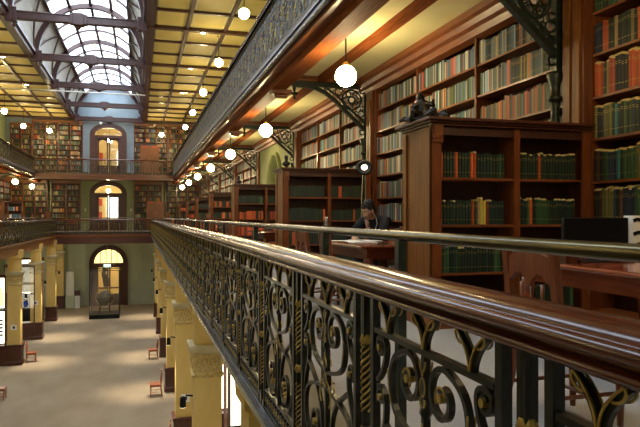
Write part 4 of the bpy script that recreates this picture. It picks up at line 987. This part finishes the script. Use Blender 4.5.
limb(m, [(.06,0,.03),(.13,0,.04),(.16,0,.07)], [.035,.04,.035]); m.sphere((.17,-.02,.06), .03, 10, 8); limb(m, [(-.07,0,.02),(-.14,.01,.03),(-.17,.0,.015)], [.025,.022,.015])
o = fuse('bronze_sculpture', m, 'bronze', .006); o.location = (2.77,5.86,CT+OZ); o.scale = (1.35,1.3,1.3); o.rotation_euler = (0,0,-.25); tag(o, 'dark bronze crouching figure group on top of the nearest freestanding bookcase', 'sculpture')

# ------------------------------------------------------------------ the man at the table
man = thing('person', 'person with short dark hair in a black jacket, bent over papers at the table', 'person', (3.42,8.66,FL), math.radians(-141))
B = MB()
limb(B, [(0,0,.56),(.04,0,.70),(.12,0,.88),(.19,0,1.03)], [.125,.12,.13,.09], 16)
limb(B, [(.19,-.13,1.0),(.19,.13,1.0)], [.065,.065]); limb(B, [(.19,0,1.02),(.245,0,1.07),(.28,0,1.10)], [.06,.055,.05])
for s in (-1,1):
    limb(B, [(0,s*.09,.55),(.42,s*.12,.55)], [.085,.06]); limb(B, [(.42,s*.12,.55),(.45,s*.12,.3),(.40,s*.12,.08)], [.058,.05,.038]); limb(B, [(.38,s*.12,.045),(.53,s*.13,.035)], [.042,.032])
EL, ER = (.44,.25,.80), (.42,-.27,.80); HL, HRt = (.45,.045,.955), (.60,-.08,.785)
limb(B, [(.19,.18,1.0), EL, (HL[0]-.0,HL[1]+.03,HL[2]-.05)], [.05,.042,.027]); limb(B, [(.19,-.18,1.0), ER, (HRt[0]-.05,HRt[1]-.05,HRt[2])], [.05,.042,.027])
def hand(c, fwd, side, nrm, curl):      # palm, four unequal bent fingers, thumb from the side
    c, f, s_, n_ = Vector(c), Vector(fwd).normalized(), Vector(side).normalized(), Vector(nrm).normalized()
    for k in (-1,0,1): limb(B, [c-f*.03+s_*.02*k, c+f*.035+s_*.022*k], [.016,.014], 8)
    for k, L in enumerate((.070,.080,.075,.058)):
        b0 = c+f*.04+s_*(.030-.020*k); a = b0; pts = [a]
        for j, seg in enumerate((.42,.33,.25)):
            th = curl*(j+1)*.55; a = a+(f*math.cos(th)-n_*math.sin(th))*L*seg; pts.append(a)
        limb(B, pts, [.0105,.010,.009,.0078], 8)
    limb(B, [c-f*.02+s_*.028, c+f*.012+s_*.055-n_*.012, c+f*.040+s_*.058-n_*.024], [.013,.011,.009], 8)
hand(HL, (-.25,-.05,.9), (.9,.2,.2), (.1,1,.0), 1.1); hand(HRt, (.9,.42,-.03), (-.3,.9,0), (0,0,1), .5)
# head, chin down and turned towards the papers
hm = Matrix.Translation((.325,-.01,1.165)) @ Matrix.Rotation(math.radians(-28),4,'Z') @ Matrix.Rotation(math.radians(28),4,'Y')
H = MB(); H.sphere((0,0,.02), .088, 20, 14, sc=(1.08,.86,1.1)); H.sphere((.035,0,-.045), .062, 16, 10, sc=(.95,.88,1.05)); H.sphere((.062,0,-.09), .028, 10, 8, sc=(1,1.1,.8))
limb(H, [(.09,0,.012),(.112,0,-.026)], [.010,.015], 8); H.sphere((.102,.012,-.03), .009, 8, 6); H.sphere((.102,-.012,-.03), .009, 8, 6)
H.sphere((.088,0,-.058), .02, 10, 6, sc=(.6,1.1,.35)); H.sphere((.085,0,-.069), .02, 10, 6, sc=(.6,1.0,.35)); limb(H, [(.083,-.04,.022),(.09,0,.026),(.083,.04,.022)], [.010,.008,.010], 8)
for s in (-1,1): H.sphere((-.005,s*.078,-.01), .028, 10, 8, sc=(.7,.35,1.15)); H.sphere((.06,s*.045,-.03), .03, 10, 8)
H.xf(hm); B.add(H.v, H.f); B.m = [0]*len(B.f); B.s = [True]*len(B.f)
fuse('body', B, 'skin', .0075, man, 1)
hr = MB(); hr.sphere((-.018,0,.042), .091, 20, 14, sc=(1.05,.93,1.02)); hr.sphere((-.055,0,-.005), .07, 14, 10, sc=(.75,1.05,1.1)); 
for i in range(26):
    a = i*2.4; rr = .09*math.sqrt((i+.5)/26); hr.sphere((-.02+rr*math.cos(a)*1.05, rr*math.sin(a)*.9, .045+math.sqrt(max(0,.0098-rr*rr))), .022, 8, 6)
for s in (-1,1): hr.sphere((.005,s*.078,.03), .024, 8, 6, sc=(1,.5,1.3))
hr.sphere((.065,0,.085), .035, 10, 8, sc=(.8,1.6,.6)); hr.xf(hm); fuse('hair', hr, 'hair', .007, man, 1)
for s in (-1,1):
    e = MB().sphere((.0845,s*.031,.004), .0105, 10, 8).xf(hm); ep_ = part('eye', e, 'paper', man); part('pupil', MB().sphere((.0925,s*.031,.002), .005, 8, 6).xf(hm), 'black', ep_)
    e = MB().sweep([(s*.016,.028),(s*.032,.034),(s*.048,.028)], .008, .008, 'yz', .0905).xf(hm); part('eyebrow', e, 'hair', man)
J = MB(); limb(J, [(-.01,0,.56),(.03,0,.70),(.11,0,.88),(.175,0,.99)], [.15,.145,.155,.12], 18); limb(J, [(.175,-.17,1.0),(.175,.17,1.0)], [.09,.09], 14); limb(J, [(.17,-.09,1.035),(.20,.0,1.045),(.17,.09,1.035)], [.07,.075,.07], 12); limb(J, [(.16,0,1.03),(.215,0,1.065)], [.08,.07], 12)
limb(J, [(.18,.185,1.0), EL, (.45,.10,.885)], [.086,.062,.043], 14); limb(J, [(.18,-.185,1.0), ER, (.53,-.15,.80)], [.086,.062,.043], 14)
fuse('jacket', J, 'cloth_black', .011, man, 3)
m = MB()
for s in (-1,1): limb(m, [(-.03,s*.09,.555),(.42,s*.12,.555)], [.105,.078], 14); limb(m, [(.42,s*.12,.555),(.45,s*.12,.3),(.41,s*.12,.10)], [.078,.066,.058], 14)
m.sphere((-.03,0,.55), .14, 14, 10, sc=(.9,1.2,.75)); fuse('trousers', m, 'denim', .012, man, 3)
for s in (-1,1):
    m = MB(); limb(m, [(.36,s*.12,.045),(.46,s*.125,.04),(.55,s*.13,.035)], [.048,.045,.036], 12); m.v = [(a,b,max(c,.002)) for a,b,c in m.v]; part('shoe', m, 'black', man)
m = MB(); m.tube([tuple(hm @ Vector((.0,.09,-.02))), (.30,.09,1.06), (.30,.11,.98), (.34,.10,.9)], .004, 6); part('earphone_cable', m, 'white', man)
m = MB(); m.tube([(HL[0]+.02,HL[1],HL[2]+.02),(HL[0]+.07,HL[1]-.02,HL[2]-.1)], .005, 6); tiny('x', '', '', m, 'black') if False else None
again(ch, (3.42,8.66,FL), math.radians(-141), 'dark wooden chair the man sits on')

# ------------------------------------------------------------------ the rest of the books as one object
me = STUFF.mesh('library_books', 'books')
ca = me.color_attributes.new('Col', 'FLOAT_COLOR', 'CORNER')
cols = []
for p in me.polygons:
    c = SCOL[p.index]; cols += [c[0], c[1], c[2], 1.0]*p.loop_total
ca.data.foreach_set('color', cols)
o = bpy.data.objects.new('shelved_books', me); COL.objects.link(o); o.location = (0,0,OZ)
tag(o, 'rows of many-coloured books filling the farther shelves of all the bookcases', 'books', None, 'stuff')

# ------------------------------------------------------------------ sky and exposure
sc = bpy.context.scene
w = bpy.data.worlds.new('sky'); sc.world = w; w.use_nodes = True; nt = w.node_tree; bg = nt.nodes['Background']
bg.inputs[0].default_value = (.80,.90,1,1); bg.inputs[1].default_value = 4.2
sc.view_settings.view_transform = 'Standard'; sc.view_settings.look = 'None'; sc.view_settings.gamma = 1; sc.view_settings.exposure = 0.95
sc.cycles.max_bounces = 6; sc.cycles.diffuse_bounces = 4; sc.cycles.glossy_bounces = 3; sc.cycles.transparent_max_bounces = 12
